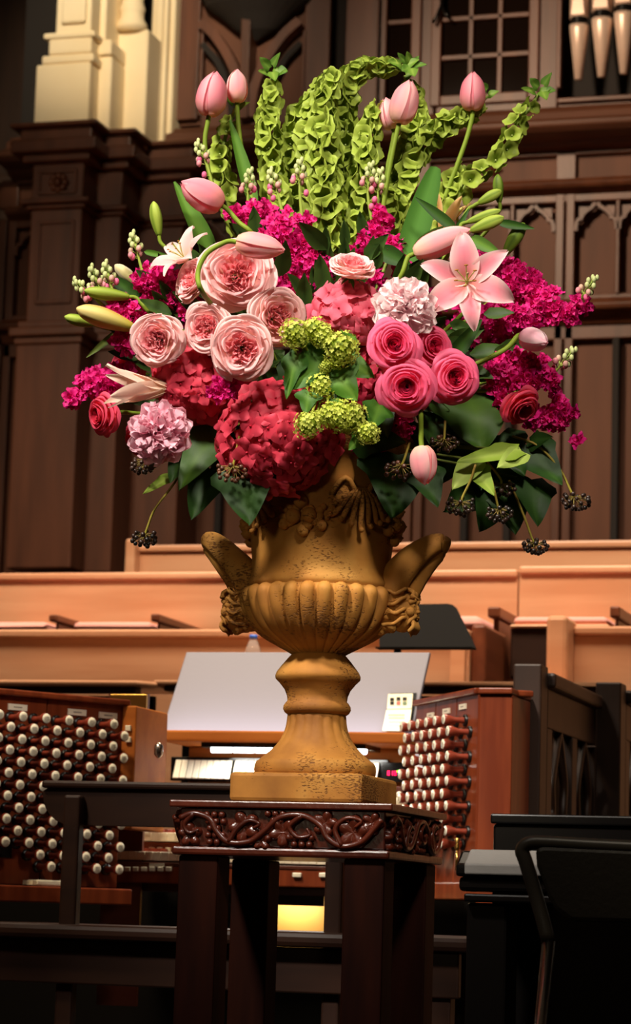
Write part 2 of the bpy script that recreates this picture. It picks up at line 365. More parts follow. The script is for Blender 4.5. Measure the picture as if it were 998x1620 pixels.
upbox('mullion', 317, 322, 50, 185, -.025); upbox('mullion', 479, 484, 50, 185, -.025)
# leaded windows
def window(n, px0, px1, py1, cols, rowsy, lbl):
    x0, x1 = XX(px0, 60), XX(px1, 60); zb = ZZ((px0 + px1) / 2, py1)
    wn = thing('window_%d' % n, None, None, ((x0 + x1) / 2, W, zb)); tag(wn, lbl, None, None, 'structure')
    fw = .05
    part('frame', MB().box(x0 - fw, x0, W - .03, W + .04, zb - fw, zT).box(x1, x1 + fw, W - .03, W + .04, zb - fw, zT).box(x0, x1, W - .03, W + .04, zb - fw, zb), M['wallwood'], wn, False, .006)
    zs = [zb] + [ZZ((px0 + px1) / 2, y) for y in rowsy] + [ZZ((px0 + px1) / 2, rowsy[-1] - 62 * (i + 1)) for i in range(1)]
    xs = [x0 + (x1 - x0) * i / cols for i in range(cols + 1)]
    for x in xs[1:-1]: part('muntin', MB().box(x - .012, x + .012, W - .015, W + .02, zb, zT), M['wallwood'], wn, False, .004)
    for q in zs[1:]: part('muntin', MB().box(x0, x1, W - .015, W + .02, q - .012, q + .012), M['wallwood'], wn, False, .004)
    for i in range(cols):
        for j in range(len(zs) - 1): part('pane', MB().box(xs[i], xs[i + 1], W + .004, W + .010, zs[j], zs[j + 1]), M['glassdark'], wn)
window(1, 614, 652, 158, 1, [97, 36, -25], 'narrow dark leaded window')
window(2, 700, 838, 150, 3, [89, 28, -33], 'wide dark leaded window of three columns of panes')
# behind the window panes stand dim pipes
for i, (px, m) in enumerate(((718, 'pipe'), (772, 'pipe'), (782, 'pipe'), (826, 'pipe'))): pass
# organ pipes
for i, (px, pm, pt, wd) in enumerate(((921, 52, 136, 30), (957, 42, 132, 33), (992, 33, 127, 33))):
    c = PY(px, pt, W + .0); s = (XX(px + wd / 2, pm) - XX(px - wd / 2, pm)) / 2; zm = ZZ(px, pm) - c.z
    y = W - .10; o = thing('organ_pipe', ['pale tin organ pipe nearest the window, shortest foot of the group', 'middle pale tin organ pipe beside the panelled case', 'pale tin organ pipe at the picture edge of the case'][i], 'organ pipe', (c.x, y, c.z), None, 1, 'organ pipes in the case')
    part('pipe_foot', MB().lathe([(.018, 0), (s * .98, zm - .02), (s, zm)], 20, (0, 0, 0), caps=True), M['pipe'], o, True, 0, False)
    part('pipe_body', MB().lathe([(s, zm + .035), (s, zm + 1.6)], 20, (0, 0, 0), caps=True), M['pipe'], o, True, 0, False)
    part('mouth', MB().lathe([(s * .9, zm), (s * .9, zm + .035)], 20, (0, 0, 0)), M['black'], o, True, 0, False)
    part('upper_lip', MB().prism([(-s * .75, zm + .04), (s * .75, zm + .04), (0, zm + .36)], lambda p, a: (p[0], a, p[1]), -s * 1.0, -s * .6), M['pipe'], o, False, .003, False)
# twig-like hook hanging by the window
hk = thing('hanging_hook', 'small black two-pronged hook hanging beside the wide window', 'hook', PY(698, 10, W - .05))
part('hook_rod', MB().tube([PY(698, -40, W - .05), PY(698, 8, W - .05), PY(692, 24, W - .06), PY(685, 36, W - .07)], .009, 6), M['black'], hk, True)
part('hook_prong', MB().tube([PY(698, 8, W - .05), PY(703, 20, W - .06), PY(710, 29, W - .07)], .008, 6), M['black'], hk, True)

# ---- the pilaster: dark lower half, cream upper half
PF = W - .62                                            # front plane of the pilaster
xa, xb = XX(52, 260, PF), XX(133, 260, PF)
pil = thing('column', 'dark oak pilaster carrying a cream moulded column', 'column', ((xa + xb) / 2, PF, .8)); tag(pil, kind='structure')
def pz(y): return ZZ(92, y, PF)
def stepbox(nm, ya, yb, g, m='wallwood', bev=.008):     # front block plus two receding steps at its right
    mb = MB()
    mb.box(xa - g, xb + g, PF - g, PF + .25, pz(yb), pz(ya))
    mb.box(xb - .02, xb + .13 + g, PF + .17 - g, PF + .5, pz(yb), pz(ya))
    mb.box(xb + .02, xb + .36 + g, PF + .40 - g, W + .05, pz(yb), pz(ya))
    return part(nm, mb, M[m], pil, False, bev)
stepbox('plinth_shaft', 545, 900, .03); stepbox('shaft', 330, 520, .0); stepbox('frieze_block', 258, 318, .0)
stepbox('cap_moulding', 226, 246, .085); stepbox('cap_moulding', 246, 258, .04); stepbox('cap_moulding', 206, 226, .05)
stepbox('cap_moulding', 200, 207, .09)
stepbox('band', 316, 324, .045); stepbox('band', 324, 331, .02)
stepbox('band', 508, 520, .03); stepbox('band', 520, 534, .06); stepbox('band', 534, 546, .04)
def fr(nm, px0, px1, py0, py1, t=.012, parent=pil):
    x0, x1, z1, z0 = XX(px0, py0, PF), XX(px1, py0, PF), ZZ(px0, py0, PF), ZZ(px0, py1, PF); mb = MB()
    for q in ((x0, x1, z0 - .006, z0 + .012), (x0, x1, z1 - .012, z1 + .006), (x0 - .004, x0 + .012, z0, z1), (x1 - .012, x1 + .004, z0, z1)): mb.box(q[0], q[1], PF - t, PF + .01, q[2], q[3])
    return part(nm, mb, M['wallwood'], parent, False, .004)
fr('panel_moulding', 62, 122, 272, 308); fr('panel_moulding', 62, 118, 352, 480)
c = PY(93, 289, PF - .01); ro = MB()
for j in range(8):
    a = 2 * pi * j / 8; ro.ball((c.x + .033 * cos(a), c.y - .006, c.z + .033 * sin(a)), (.017, .014, .017), 8, 6)
ro.ball((c.x, c.y - .012, c.z), (.016, .016, .016), 8, 6); part('rosette', ro, M['wallwood'], pil, True)
def creambox(nm, px0, px1, ya, yb, g, yf=0, bev=.012):
    x0, x1 = XX(px0, 120, PF + yf), XX(px1, 120, PF + yf)
    part(nm, MB().box(x0 - g, x1 + g, PF + yf - g, PF + yf + .4, pz(yb), pz(ya)), M['cream'], pil, False, bev)
creambox('column_base', 56, 142, 100, 201, .0); creambox('column_base', 64, 146, 86, 100, .0); creambox('base_moulding', 74, 142, 60, 86, -.0)
creambox('base_moulding', 70, 144, 52, 62, .012); creambox('column_shaft', 84, 140, -260, 56, 0)
creambox('shaft_fillet', 97, 128, -260, 40, .012, -.012)
creambox('column_base', 142, 176, 80, 206, 0, .12); creambox('base_moulding', 142, 170, 55, 80, .02, .12); creambox('column_shaft', 140, 164, -260, 58, 0, .12)
creambox('column_base', 182, 232, 20, 214, 0, .30)
for px, rr in ((213, .058),): 
    q = PY(px, 20, PF + .34); part('colonnette', MB().lathe([(rr * 1.25, 0), (rr * 1.3, .03), (rr, .06), (rr, .09), (rr * 1.1, .11), (rr * .9, .14), (rr * .9, 1.2)], 20, (q.x, q.y - .03, pz(22)), caps=True), M['cream'], pil, True)
creambox('column_side', 236, 262, -260, 222, 0, .50); creambox('side_fillet', 245, 252, -260, 222, .01, .49); creambox('column_side', 262, 274, -260, 222, 0, .54)
# wall left of the pilaster stands back in the dark
wl = part('wall_left', MB().box(-5.5, xa + .3, W + 1.0, W + 1.1, 0, 8.2), M['screenwood']); tag(wl, kind='structure')
for y in (240, 262, 300, 322, 362, 498, 560, 585):
    q = ZZ(20, y, W + .45); part('rail', MB().box(-5.5, xa + .3, W + .90, W + 1.0, q - .035, q + .02), M['screenwood'], wl, False, .01)
for px in (-20, 8, 34): part('stile', MB().box(XX(px, 400, W + .45) - .03, XX(px, 400, W + .45) + .03, W + .96, W + 1.0, .8, 8), M['screenwood'], wl, False, .008)

# ================================================================ choir pews
def pz_(px, py, Y): return PY(px, py, Y)
R1, R2, R3 = 3.3, 4.1, 4.9
def pew(label, Y, xl, xr, ztop, zbot, endL=None, endR=None, seam=None):
    t = thing('choir_pew', label, 'pew', ((xl + xr) / 2, Y, zbot), None, 1, 'choir pews')
    xs = [xl] + (seam or []) + [xr]
    for i in range(len(xs) - 1):
        part('back_panel', MB().box(xs[i] + .002 * (i > 0), xs[i + 1], Y + .03 * (i == 0) * 0, Y + .03, zbot, ztop - .03), M['pew'], t, False, .003)
    part('top_rail', MB().box(xl, xr, Y - .012, Y + .045, ztop - .03, ztop), M['pew'], t, False, .008)
    return t
z1 = ZZ(150, 996, R1); z2 = ZZ(150, 906, R2); z3 = ZZ(300, 862, R3)
F1, F2, F3 = .30, .55, .8
x1e = XX(742, 1040, R1); x2 = XX(820, 930, R2)
pA = pew('long oak front-row choir pew on the left, behind the music desk', R1, -3.9, x1e, z1, F1)
pB = pew('oak second-row choir pew on the left with two dark armrests', R2, -4.2, x2 - .003, z2, F2)
pC = pew('oak second-row choir pew on the right, above the pink cushion and folded seat', R2, x2 + .003, 4.6, z2 + .012, F2)
pD = pew('rearmost oak choir pew against the dark panelled wall', R3, XX(207, 885, R3), 4.6, z3, F3)
x1r = XX(908, 1000, R1)
pE = pew('short oak front-row choir pew at the right picture edge', R1, x1r, 4.6, ZZ(950, 991, R1), F1)
# ends
part('pew_end', MB().box(XX(205, 880, R3), XX(221, 880, R3), R3 - .06, R3 + .02, F3, z3 + .02), M['pew'], pD, False, .01)
part('pew_end', MB().box(x1r - (XX(908, 1000, R1) - XX(875, 1000, R1)), x1r, R1 - .12, R1 + .06, F1, ZZ(890, 980, R1)), M['pew'], pE, False, .015)
part('pew_end', MB().prism([(R1 - .03, F1), (R1 + .42, F1), (R1 + .42, z1 - .10), (R1 + .34, z1 + .02), (R1 + .02, z1 + .02)], lambda p, a: (a, p[0], p[1]), x1e, x1e + .05), M['pewdark'], pA, False, .012)
part('inner_end', MB().prism([(R1 - .1, F1), (R1 - .06, F1), (R1 - .03, z1 - .02), (R1 - .06, z1 - .02)], lambda p, a: (a, p[0], p[1]), x1e - .05, x1e), M['pew'], pA, False, .004)
# seats, cushions, arms of the second row
SY = R2 - .50
def zS(px, py): return ZZ(px, py, SY)
def cushion(px0, px1, py0, py1, lbl, parent_seat):
    x0, x1 = XX(px0, py0, SY), XX(px1, py0, SY)
    part('seat', MB().box(x0, x1, SY + .01, R2 - .0, zS(px0, py1) - .04, zS(px0, py1) - .002), M['pew'], parent_seat, False, .006)
    t = thing('seat_cushion', lbl, 'cushion', ((x0 + x1) / 2, SY, zS(px0, py1)), None, 1, 'pink pew cushions')
    part('pad', MB().box(x0 + .01, x1 - .01, SY - .01, R2 - .02, zS(px0, py1), zS(px0, py0)), M['cushion'], t, True, .028)
cushion(-60, 80, 984, 999, 'thin pink pew cushion at the left picture edge', pB)
cushion(112, 245, 984, 999, 'thin pink pew cushion between the two dark armrests', pB)
cushion(660, 768, 974, 1000, 'pink pew cushion showing behind the black music stand', pB)
cushion(808, 966, 976, 990, 'pink pew cushion on the folded-down seat right of the aisle', pC)
def arm(px, py0, py1, wpx, par, post=None):
    x0, x1 = XX(px, py0, SY - .02), XX(px + wpx, py0, SY - .02); za, zb = ZZ(px, py0, SY), ZZ(px, py1, SY)
    part('armrest', MB().prism([(SY - .04, zb), (R2 - .03, zb), (R2 - .03, za), (SY - .04, za)], lambda p, a: (a, p[0], p[1]), x0, x1), M['pewdark'], par, False, .006)
    part('divider', MB().box(x0 + .012, x1 - .012, SY, R2 - .01, F2, zb), M['pewdark'], par, False, .006)
arm(80, 974, 985, 14, pB); arm(241, 973, 985, 14, pB); arm(773, 962, 979, 20, pC); arm(966, 961, 979, 16, pC)
q0, q1 = XX(809, 1000, SY), XX(872, 1000, SY)
part('seat_front', MB().box(q0, XX(965, 1000, SY), SY - .02, SY + .02, zS(840, 1075), zS(840, 992)), M['benchwood'], pC, False, .01)
part('seat_edge', MB().box(q0, XX(965, 1000, SY), SY - .03, SY + .02, zS(840, 995), zS(840, 989)), M['pew'], pC, False, .006)
# choir front ledge before row one
LY = 2.78
def ledge(px0, px1, py0, py1, lbl, chamfer=0, Y=LY):
    x0, x1 = XX(px0, py0, Y), XX(px1, py0, Y); za, zb = ZZ(px0, py0, Y), ZZ(px0, py1, Y)
    t = thing('choir_desk', lbl, 'choir desk', ((x0 + x1) / 2, Y, 0), None, 1, 'choir desks before the pews')
    part('book_ledge', MB().prism([(x0, Y), (x1 - chamfer, Y), (x1, Y + chamfer * 1.3), (x1, Y + .34), (x0, Y + .34)], lambda p, a: (p[0], p[1], a), zb, za), M['pew'], t, False, .006)
    part('ledge_moulding', MB().box(x0 + .02, x1 - chamfer - .02, Y + .04, Y + .1, zb - .02, zb), M['benchwood'], t, False, .006)  # dark walnut here paints the shade below the ledge
    part('front_panel', MB().box(x0 + .05, x1 - .05, Y + .16, Y + .19, 0.302, zb - .02), M['blackmatte'], t)  # black stands in for the shade under the ledge
    return t
ledge(-90, 240, 1075, 1083, 'choir front ledge with a chamfered end above the left stop jamb', .05)
ledge(243, 962, 1076, 1082, 'choir front ledge running behind the music desk to the right', 0, 2.84)

# ---- dark oak screen receding at the right
XS = PY(812, 1050, 1.55).x
def screen(lbl, Y0, py_t, x0, n, L, pxp):
    zt = ZZ(pxp, py_t, Y0); t = thing('choir_screen', lbl, 'screen', (x0, Y0, 0), None, 1, 'carved oak screens')
    wp = .075
    part('post', MB().box(x0, x0 + wp, Y0, Y0 + .09, 0, zt), M['screenwood'], t, False, .005)
    part('cap_rail', MB().box(x0 + .0, x0 + wp + .02, Y0 + .09, Y0 + L, zt - .055, zt - .015), M['screenwood'], t, False, .008)
    part('top_rail', MB().box(x0 + wp - .03, x0 + wp, Y0 + .09, Y0 + L, zt - .16, zt - .055), M['screenwood'], t, False, .004)
    part('bottom_rail', MB().box(x0 + wp - .03, x0 + wp, Y0 + .09, Y0 + L, 0, .2), M['screenwood'], t, False, .004)
    st = (L - .09) / n
    for i in range(n + 1):
        yy = Y0 + .09 + i * st; part('stile', MB().box(x0 + wp - .03, x0 + wp, yy, yy + .07, .2, zt - .16), M['screenwood'], t, False, .004)
    part('back_board', MB().box(x0 + wp - .085, x0 + wp - .07, Y0 + .09, Y0 + L, .1, zt - .1), M['black'], t)
    for i in range(n):
        y0 = Y0 + .09 + i * st + .07; y1 = y0 + st - .07; zz = zt - .16; ym = (y0 + y1) / 2; h = (y1 - y0) / 2
        tr = MB()
        for sg in (-1, 1):
            P = [(ym - sg * (-1) * h, zz - .30), (ym + sg * h * .92, zz - .24), (ym + sg * h * .55, zz - .22), (ym + sg * h * .62, zz - .14), (ym + sg * h * .3, zz - .06), (ym, zz)]
            Q = catmull([(x0 + wp - .012, a, b) for a, b in P], 5); tr.tube(Q, .012, 6)
        part('tracery', tr, M['screenwood'], t, True)
        part('lower_panel', MB().box(x0 + wp - .05, x0 + wp - .02, y0, y1, .2, zz - .3), M['screenwood'], t, False, .006)
    return t
screen('dark oak carved screen nearest the stop jamb, with a square end post', 1.55, 1050, XS, 2, .80, 812)
XS2 = PY(942, 1080, 2.36).x
screen('farther dark oak carved screen at the right picture edge', 2.36, 1079, XS2, 2, .85, 945)
# ================================================================ organ console
con = thing('organ_console', 'mahogany organ console with stop knobs on both jambs behind the urn', 'organ', (0, 1.9, 0))
def cp(name, mb, m, smooth=False, bev=.004, parent=con, kind=None, label=None): return part(name, mb, [M[k] for k in m] if isinstance(m, (list, tuple)) else M[m], parent, smooth, bev, True, kind, label)
PH = radians(57)
def plane_pt(px, py, p0, n):
    r = ray(px, py); return CAM + r * ((Vector(p0) - CAM).dot(n) / r.dot(n))
class Jamb:
    def __init__(s, side, anchor_px, D, ang):
        s.d = Vector((cos(ang), side * -sin(ang), 0)) if side > 0 else Vector((cos(ang), sin(ang), 0))   # along the width, to the right
        s.n = Vector((s.d.y, -s.d.x, 0)); s.p0 = PD(anchor_px[0], anchor_px[1], D)
    def at(s, px, py): return plane_pt(px, py, s.p0, s.n)
    def uv(s, px, py): q = s.at(px, py) - s.p0; return q.dot(s.d), q.z
    def P(s, u, z, out=0): return s.p0 + s.d * u + Vector((0, 0, z)) + s.n * out
# n points to the player (towards the viewer)
JL = Jamb(-1, (180, 1147), 7.0, PH); JR = Jamb(1, (748, 1140), 6.75, PH)
def knob_mesh():
    mb = MB(); L = .062
    mb.lathe([(.0155, 0), (.0155, .006), (.010, .008)], 14, caps=False, mi=1)
    mb.lathe([(.0085, .006), (.0072, .02), (.0078, .034), (.0115, .046), (.0142, .054), (.0142, L - .003), (.0132, L)], 14)
    mb.lathe([(.0128, L), (.0125, L + .0008), (.0001, L + .0012)], 14, mi=2)
    for y, wd in ((.0042, .006), (.0014, .0075), (-.0014, .0075), (-.0042, .005)):
        mb.box(-wd, wd, y - .0004, y + .0004, L + .0009, L + .0016, 3)
    return mb.mesh('drawknob', [M['knobwood'], M['ebony'], M['ivory'], M['ink']], True)
KM = knob_mesh()
def jamb_panel(name, J, u0, u1, zt0, zt1, zb, th=.03):
    a = [J.P(u0, zb), J.P(u1, zb), J.P(u1, zt1), J.P(u0, zt0)]; b = [q - J.n * th for q in a]
    mb = MB().add(a + b, [(0, 1, 2, 3), (7, 6, 5, 4), (0, 4, 5, 1), (1, 5, 6, 2), (2, 6, 7, 3), (3, 7, 4, 0)])
    return cp(name, mb, 'consolewood', False, .002)
def knob_at(J, u, z, parent):
    y = Vector((0, 0, 1)); x = y.cross(J.n)
    m = Matrix((x, y, J.n)).transposed().to_4x4(); m.translation = J.P(u, z, 0)
    return link('drawknob', KM, parent, rootw(parent).inverted() @ m)
# left jamb
uR, ztR = JL.uv(196, 1117)
uEnd = uR + .0; du = .0715; dz = .0288
zl = JL.uv(100, 1402)[1]
pl = [jamb_panel('stop_jamb', JL, uR - .75, uR - .50, ztR, ztR, zl), jamb_panel('stop_jamb', JL, uR - .497, uR - .247, ztR, ztR, zl), jamb_panel('stop_jamb', JL, uR - .244, uR, ztR, ztR, zl)]
cap = MB(); a = JL.P(uR - .77, ztR, .018); b = JL.P(uR + .01, ztR, .018); c = JL.P(uR + .01, ztR, -.25); d = JL.P(uR - .77, ztR, -.25)
cap.add([a, b, c, d] + [q + Vector((0, 0, .016)) for q in (a, b, c, d)], [(0, 3, 2, 1), (4, 5, 6, 7), (0, 1, 5, 4), (1, 2, 6, 5), (2, 3, 7, 6), (3, 0, 4, 7)])
cp('jamb_cap', cap, 'consolewood')
u0, zk = JL.uv(172, 1148)
off = .062 * 0
for r in range(14):
    for k in range(11):
        u = u0 - k * du + (du / 2 if r % 2 else 0) - .062 * .45
        q = JL.P(u, zk - r * dz)
        if u < uR - .74 or u > uR - .012: continue
        if r >= 8 and u < uR - .56 + (r - 8) * .052: continue
        knob_at(JL, u, zk - r * dz, pl[0] if u < uR - .498 else pl[1] if u < uR - .245 else pl[2])
def plate(J, px, py, w, h, par, m='ivory', inkl=True):
    u, zz = J.uv(px, py); mb = MB()
    def bx(u0, u1, z0, z1, o0, o1, mi):
        a = [J.P(u0, z0, o1), J.P(u1, z0, o1), J.P(u1, z1, o1), J.P(u0, z1, o1)]; b = [J.P(u0, z0, o0), J.P(u1, z0, o0), J.P(u1, z1, o0), J.P(u0, z1, o0)]
        mb.add(a + b, [(0, 1, 2, 3), (7, 6, 5, 4), (0, 4, 5, 1), (1, 5, 6, 2), (2, 6, 7, 3), (3, 7, 4, 0)], mi)
    bx(u - w / 2, u + w / 2, zz - h / 2, zz + h / 2, 0, .004, 0)
    if inkl: bx(u - w * .22, u + w * .22, zz - h * .08, zz + h * .08, .004, .0046, 1)
    return cp('division_plate', mb, [m, 'ink'], False, 0, par)
plate(JL, 27, 1119, .058, .016, pl[0]); plate(JL, 121, 1127, .058, .016, pl[1]); plate(JL, 170, 1132, .058, .016, pl[2])
sw = plate(JL, 6, 1341, .045, .05, pl[0], 'black', False); sw.name = 'switch_plate'
# left cheek between jamb and keydesk
pA_ = JL.P(uR, 0); yk = pA_.y
def cx(px, py, Y): return PY(px, py, Y)
ck = cx(196, 1117, yk); cheek = cp('cheek', MB().box(ck.x, cx(217, 1150, yk).x, yk - .01, yk + .24, ZZ(200, 1312, yk), ck.z), 'consoleoak')
for py in (1152, 1170):
    q = cx(203, py, yk - .014); cp('push_button', MB().box(q.x - .0075, q.x + .0075, yk - .02, yk - .009, q.z - .0075, q.z + .0075), 'ivory', False, .002, cheek)
q = cx(257, 1188, yk); cp('hinge', MB().lathe([(.004, -.02), (.012, -.012), (.012, .012), (.004, .02)], 10, (q.x, q.y - .03, q.z)), 'metal', True, 0)
# mirror-like brass plate behind the cheek
q = cx(205, 1106, yk + .25); mi_ = thing('music_mirror', 'small framed mirror behind the left stop jamb', 'mirror', (q.x, q.y, q.z))
part('mirror_glass', MB().box(cx(174, 1100, yk + .25).x, cx(232, 1100, yk + .25).x, yk + .25, yk + .26, ZZ(200, 1124, yk + .25), ZZ(200, 1098, yk + .25)), M['brass'], mi_, False, .002)
part('mirror_back', MB().box(cx(172, 1100, yk + .26).x, cx(234, 1100, yk + .26).x, yk + .262, yk + .275, .45, ZZ(200, 1097, yk + .26)), M['consoledark'], mi_)
# right jamb
uN, ztN = JR.uv(757, 1098); wR = JR.uv(757, 1098)[0] - JR.uv(658, 1120)[0]
zrb = JR.uv(748, 1396)[1]
pr = [jamb_panel('stop_jamb', JR, uN - wR + i * wR / 3 + .0015, uN - wR + (i + 1) * wR / 3 - .0015, ztN, ztN, zrb) for i in range(3)]
cap = MB(); a = JR.P(uN - wR, ztN, .012); b = JR.P(uN, ztN, .012); c = JR.P(uN, ztN, -.15); d = JR.P(uN - wR, ztN, -.15)
cap.add([a, b, c, d] + [q + Vector((0, 0, .016)) for q in (a, b, c, d)], [(0, 3, 2, 1), (4, 5, 6, 7), (0, 1, 5, 4), (1, 2, 6, 5), (2, 3, 7, 6), (3, 0, 4, 7)]); cp('jamb_cap', cap, 'consolewood')
u0, zk = JR.uv(742, 1139)
for r in range(11):
    for k in range(9):
        u = u0 - k * .068 - (0 if r % 2 else .034) + .012
        if u < uN - wR + .055: continue
        i = min(2, max(0, int((u - (uN - wR)) / (wR / 3))))
        knob_at(JR, u, zk - r * .0315, pr[i])
for px, i in ((682, 0), (707, 1), (733, 2)): plate(JR, px, 1118 + (733 - px) * .27, .05, .014, pr[i])
q = JR.P(uN, ztN); yr = q.y
cp('right_case', MB().box(q.x + .001, cx(811, 1100, yr).x, yr, 1.543, .45, q.z).box(q.x + .001, XS - .004, 1.543, yr + .5, .45, q.z), 'consolewood'); cp('case_cap', MB().box(q.x, cx(812, 1100, yr).x, yr - .012, 1.543, q.z, q.z + .016).box(q.x, XS - .004, 1.543, yr + .5, q.z, q.z + .016), 'consolewood')
# tap-like brass swell fitting on the right jamb
q = cx(723, 1345, yr - .06); v = thing('brass_key', 'small brass lock key hanging on the right stop jamb', 'key', q)
part('key_bow', MB().lathe([(.003, .03), (.008, .026), (.004, .016), (.008, .008), (.005, 0)], 10, q), M['brass'], v, True)
part('key_shaft', MB().tube([q, q + Vector((0, .0, -.05))], .004, 8), M['brass'], v, True)
# knee rails under the jambs
zk0, zk1 = JL.uv(60, 1402)[1], JL.uv(60, 1428)[1]
def slab(J, u0, u1, z0, z1, o0, o1, name, m):
    a = [J.P(u0, z0, o1), J.P(u1, z0, o1), J.P(u1, z1, o1), J.P(u0, z1, o1)]; b = [J.P(u0, z0, o0), J.P(u1, z0, o0), J.P(u1, z1, o0), J.P(u0, z1, o0)]
    return cp(name, MB().add(a + b, [(0, 1, 2, 3), (7, 6, 5, 4), (0, 4, 5, 1), (1, 5, 6, 2), (2, 6, 7, 3), (3, 7, 4, 0)]), m)
slab(JL, uR - .80, uR + .0, zk1, zk0, -.2, .07, 'jamb_shelf', 'consolewood')
slab(JR, uN - wR, uN + .01, JR.uv(740, 1424)[1], JR.uv(740, 1396)[1], -.2, .03, 'jamb_shelf', 'consolewood')
bu, bz = JL.uv(68, 1394); zsh = zk0
bk = thing('white_book', 'small white book lying on the left stop jamb shelf', 'book', JL.P(bu, zsh + .001, .03))
def jbox(J, u0, u1, z0, z1, o0, o1): 
    a = [J.P(u0, z0, o1), J.P(u1, z0, o1), J.P(u1, z1, o1), J.P(u0, z1, o1)]; b = [J.P(u0, z0, o0), J.P(u1, z0, o0), J.P(u1, z1, o0), J.P(u0, z1, o0)]
    return MB().add(a + b, [(0, 1, 2, 3), (7, 6, 5, 4), (0, 4, 5, 1), (1, 5, 6, 2), (2, 6, 7, 3), (3, 7, 4, 0)])
part('cover', jbox(JL, bu - .06, bu + .06, zsh + .001, zsh + .016, .012, .06), M['ivory'], bk, False, .004)
part('page_block', jbox(JL, bu - .072, bu - .0605, zsh + .003, zsh + .014, .014, .058), M['paper'], bk)
# lower case, its black puts the shade under the keydesk into colour
cp('lower_case', MB().box(-1.6, XS - .01, 2.05, 2.2, 0, .78), 'blackmatte')
# keydesk: manuals
YM = 1.62
def mx(px, Y=YM): return PY(px, 1345, Y).x
def mz(py, px=400, Y=YM): return PY(px, py, Y).z
def manual(yoff, px0, px1, py_top, py_bot, pyf):
    Y = YM + yoff; x0, x1 = PY(px0, py_top, Y).x, PY(px1, py_top, Y).x; zt, zb = PY(300, py_top, Y).z, PY(300, py_bot, Y).z
    t = cp('manual', MB().box(x0 - .05, x1 + .05, Y + .01, Y + .2, zb - .045, zb), 'consolewood', False, .003)
    n = int((x1 - x0) / .0232); ks = MB(); ns = MB()
    for i in range(n):
        ks.box(x0 + i * .0232, x0 + i * .0232 + .0222, Y - .012, Y + .14, zb + .002, zt)
        if i % 7 in (0, 1, 3, 4, 5): ns.box(x0 + (i + 1) * .0232 - .006, x0 + (i + 1) * .0232 + .005, Y + .045, Y + .14, zt, zt + .011)
    cp('natural_keys', ks, 'ivory', False, .0015, t, 'stuff'); cp('sharp_keys', ns, 'knobwood', False, .002, t, 'stuff')
    for px in (px0 - 16,): 
        c = PY(px, (py_top + py_bot) / 2, Y); cp('key_cheek', MB().box(x0 - .055, x0 - .003, Y - .02, Y + .2, zb - .02, zt + .012).box(x0 - .046, x0 - .014, Y - .026, Y - .019, zb - .008, zt), 'consolewood', False, .004, t)
    return t, Y
m2, y2 = manual(.10, 192, 640, 1318, 1333, 0)
m1, y1 = manual(0, 168, 652, 1349, 1364, 0)
cp('natural_keys', MB(), 'ivory') if False else None
def pistons(Y, py, pxs, wd, parent):
    for px in pxs:
        q = PY(px, py, Y); cp('piston', MB().box(q.x - wd / 2, q.x + wd / 2, Y - .012, Y + .002, q.z - .006, q.z + .006), 'ivory', False, .002, parent)
ksl = cp('key_slip', MB().box(PY(160, 1370, YM).x, PY(665, 1370, YM).x, YM - .022, YM + .0, mz(1399, 300), mz(1368, 300)), 'consolewood')
cp('felt_strip', MB().box(PY(170, 1370, YM).x, PY(660, 1370, YM).x, YM - .026, YM - .0, mz(1371, 300), mz(1366, 300)), 'consoledark', False, .001)
pistons(YM - .022, 1375, (203, 216, 229, 242, 255, 268), .015, ksl)
pistons(YM - .022, 1374.5, (183,), .022, ksl); pistons(YM - .022, 1384, (420, 430, 520, 533), .013, ksl); pistons(YM - .022, 1384.5, (471, 513, 534), .024, ksl)
q = PY(249, 1369, YM - .022); cp('division_plate', MB().box(q.x - .021, q.x + .021, YM - .03, YM - .02, q.z - .004, q.z + .006), 'ivory', False, 0, ksl)
pistons(y2 + .01, 1344, (241, 254, 267), .014, m2)
cp('knee_rail', MB().box(PY(60, 1405, YM).x, PY(700, 1405, YM).x, YM + .02, YM + .05, mz(1412, 300), mz(1388, 300)), 'consoledark')
# knee panel, pedal lamp shade, warm lamp below
cp('knee_panel', MB().box(PY(380, 1450, 1.98).x, PY(556, 1450, 1.98).x, 1.98, 2.0, .60, .86), 'kneeoak')  # width cut to the patch the pedal lamp lights
q0, q1 = PY(330, 1400, 1.66), PY(512, 1434, 1.66)
lshade = cp('pedal_lamp_shade', MB().box(q0.x, q1.x, 1.66, 1.665, q1.z, q0.z).box(q0.x, q1.x, 1.66, 1.80, q0.z - .005, q0.z), 'black', False, .002)
cp('lamp_tube', MB().tube([(q0.x + .03, 1.72, q1.z + .022), (q1.x - .03, 1.72, q1.z + .022)], .009, 10), 'warmtube', True, 0, lshade)
q = PY(515, 1411, 1.7); cp('lamp_bracket', MB().tube([q, q + Vector((.0, .25, .0))], .006, 8).ball(q, .009), 'brass', True, 0, lshade)
lp = PY(440, 1432, 1.74); lamp('AREA', 'pedal_lamp', (lp.x - .02, 1.925, lp.z + .01), (lp.x - .02, 1.99, lp.z - .12), .42, (1, .84, .52), shape='RECTANGLE', size=.14, size_y=.03)
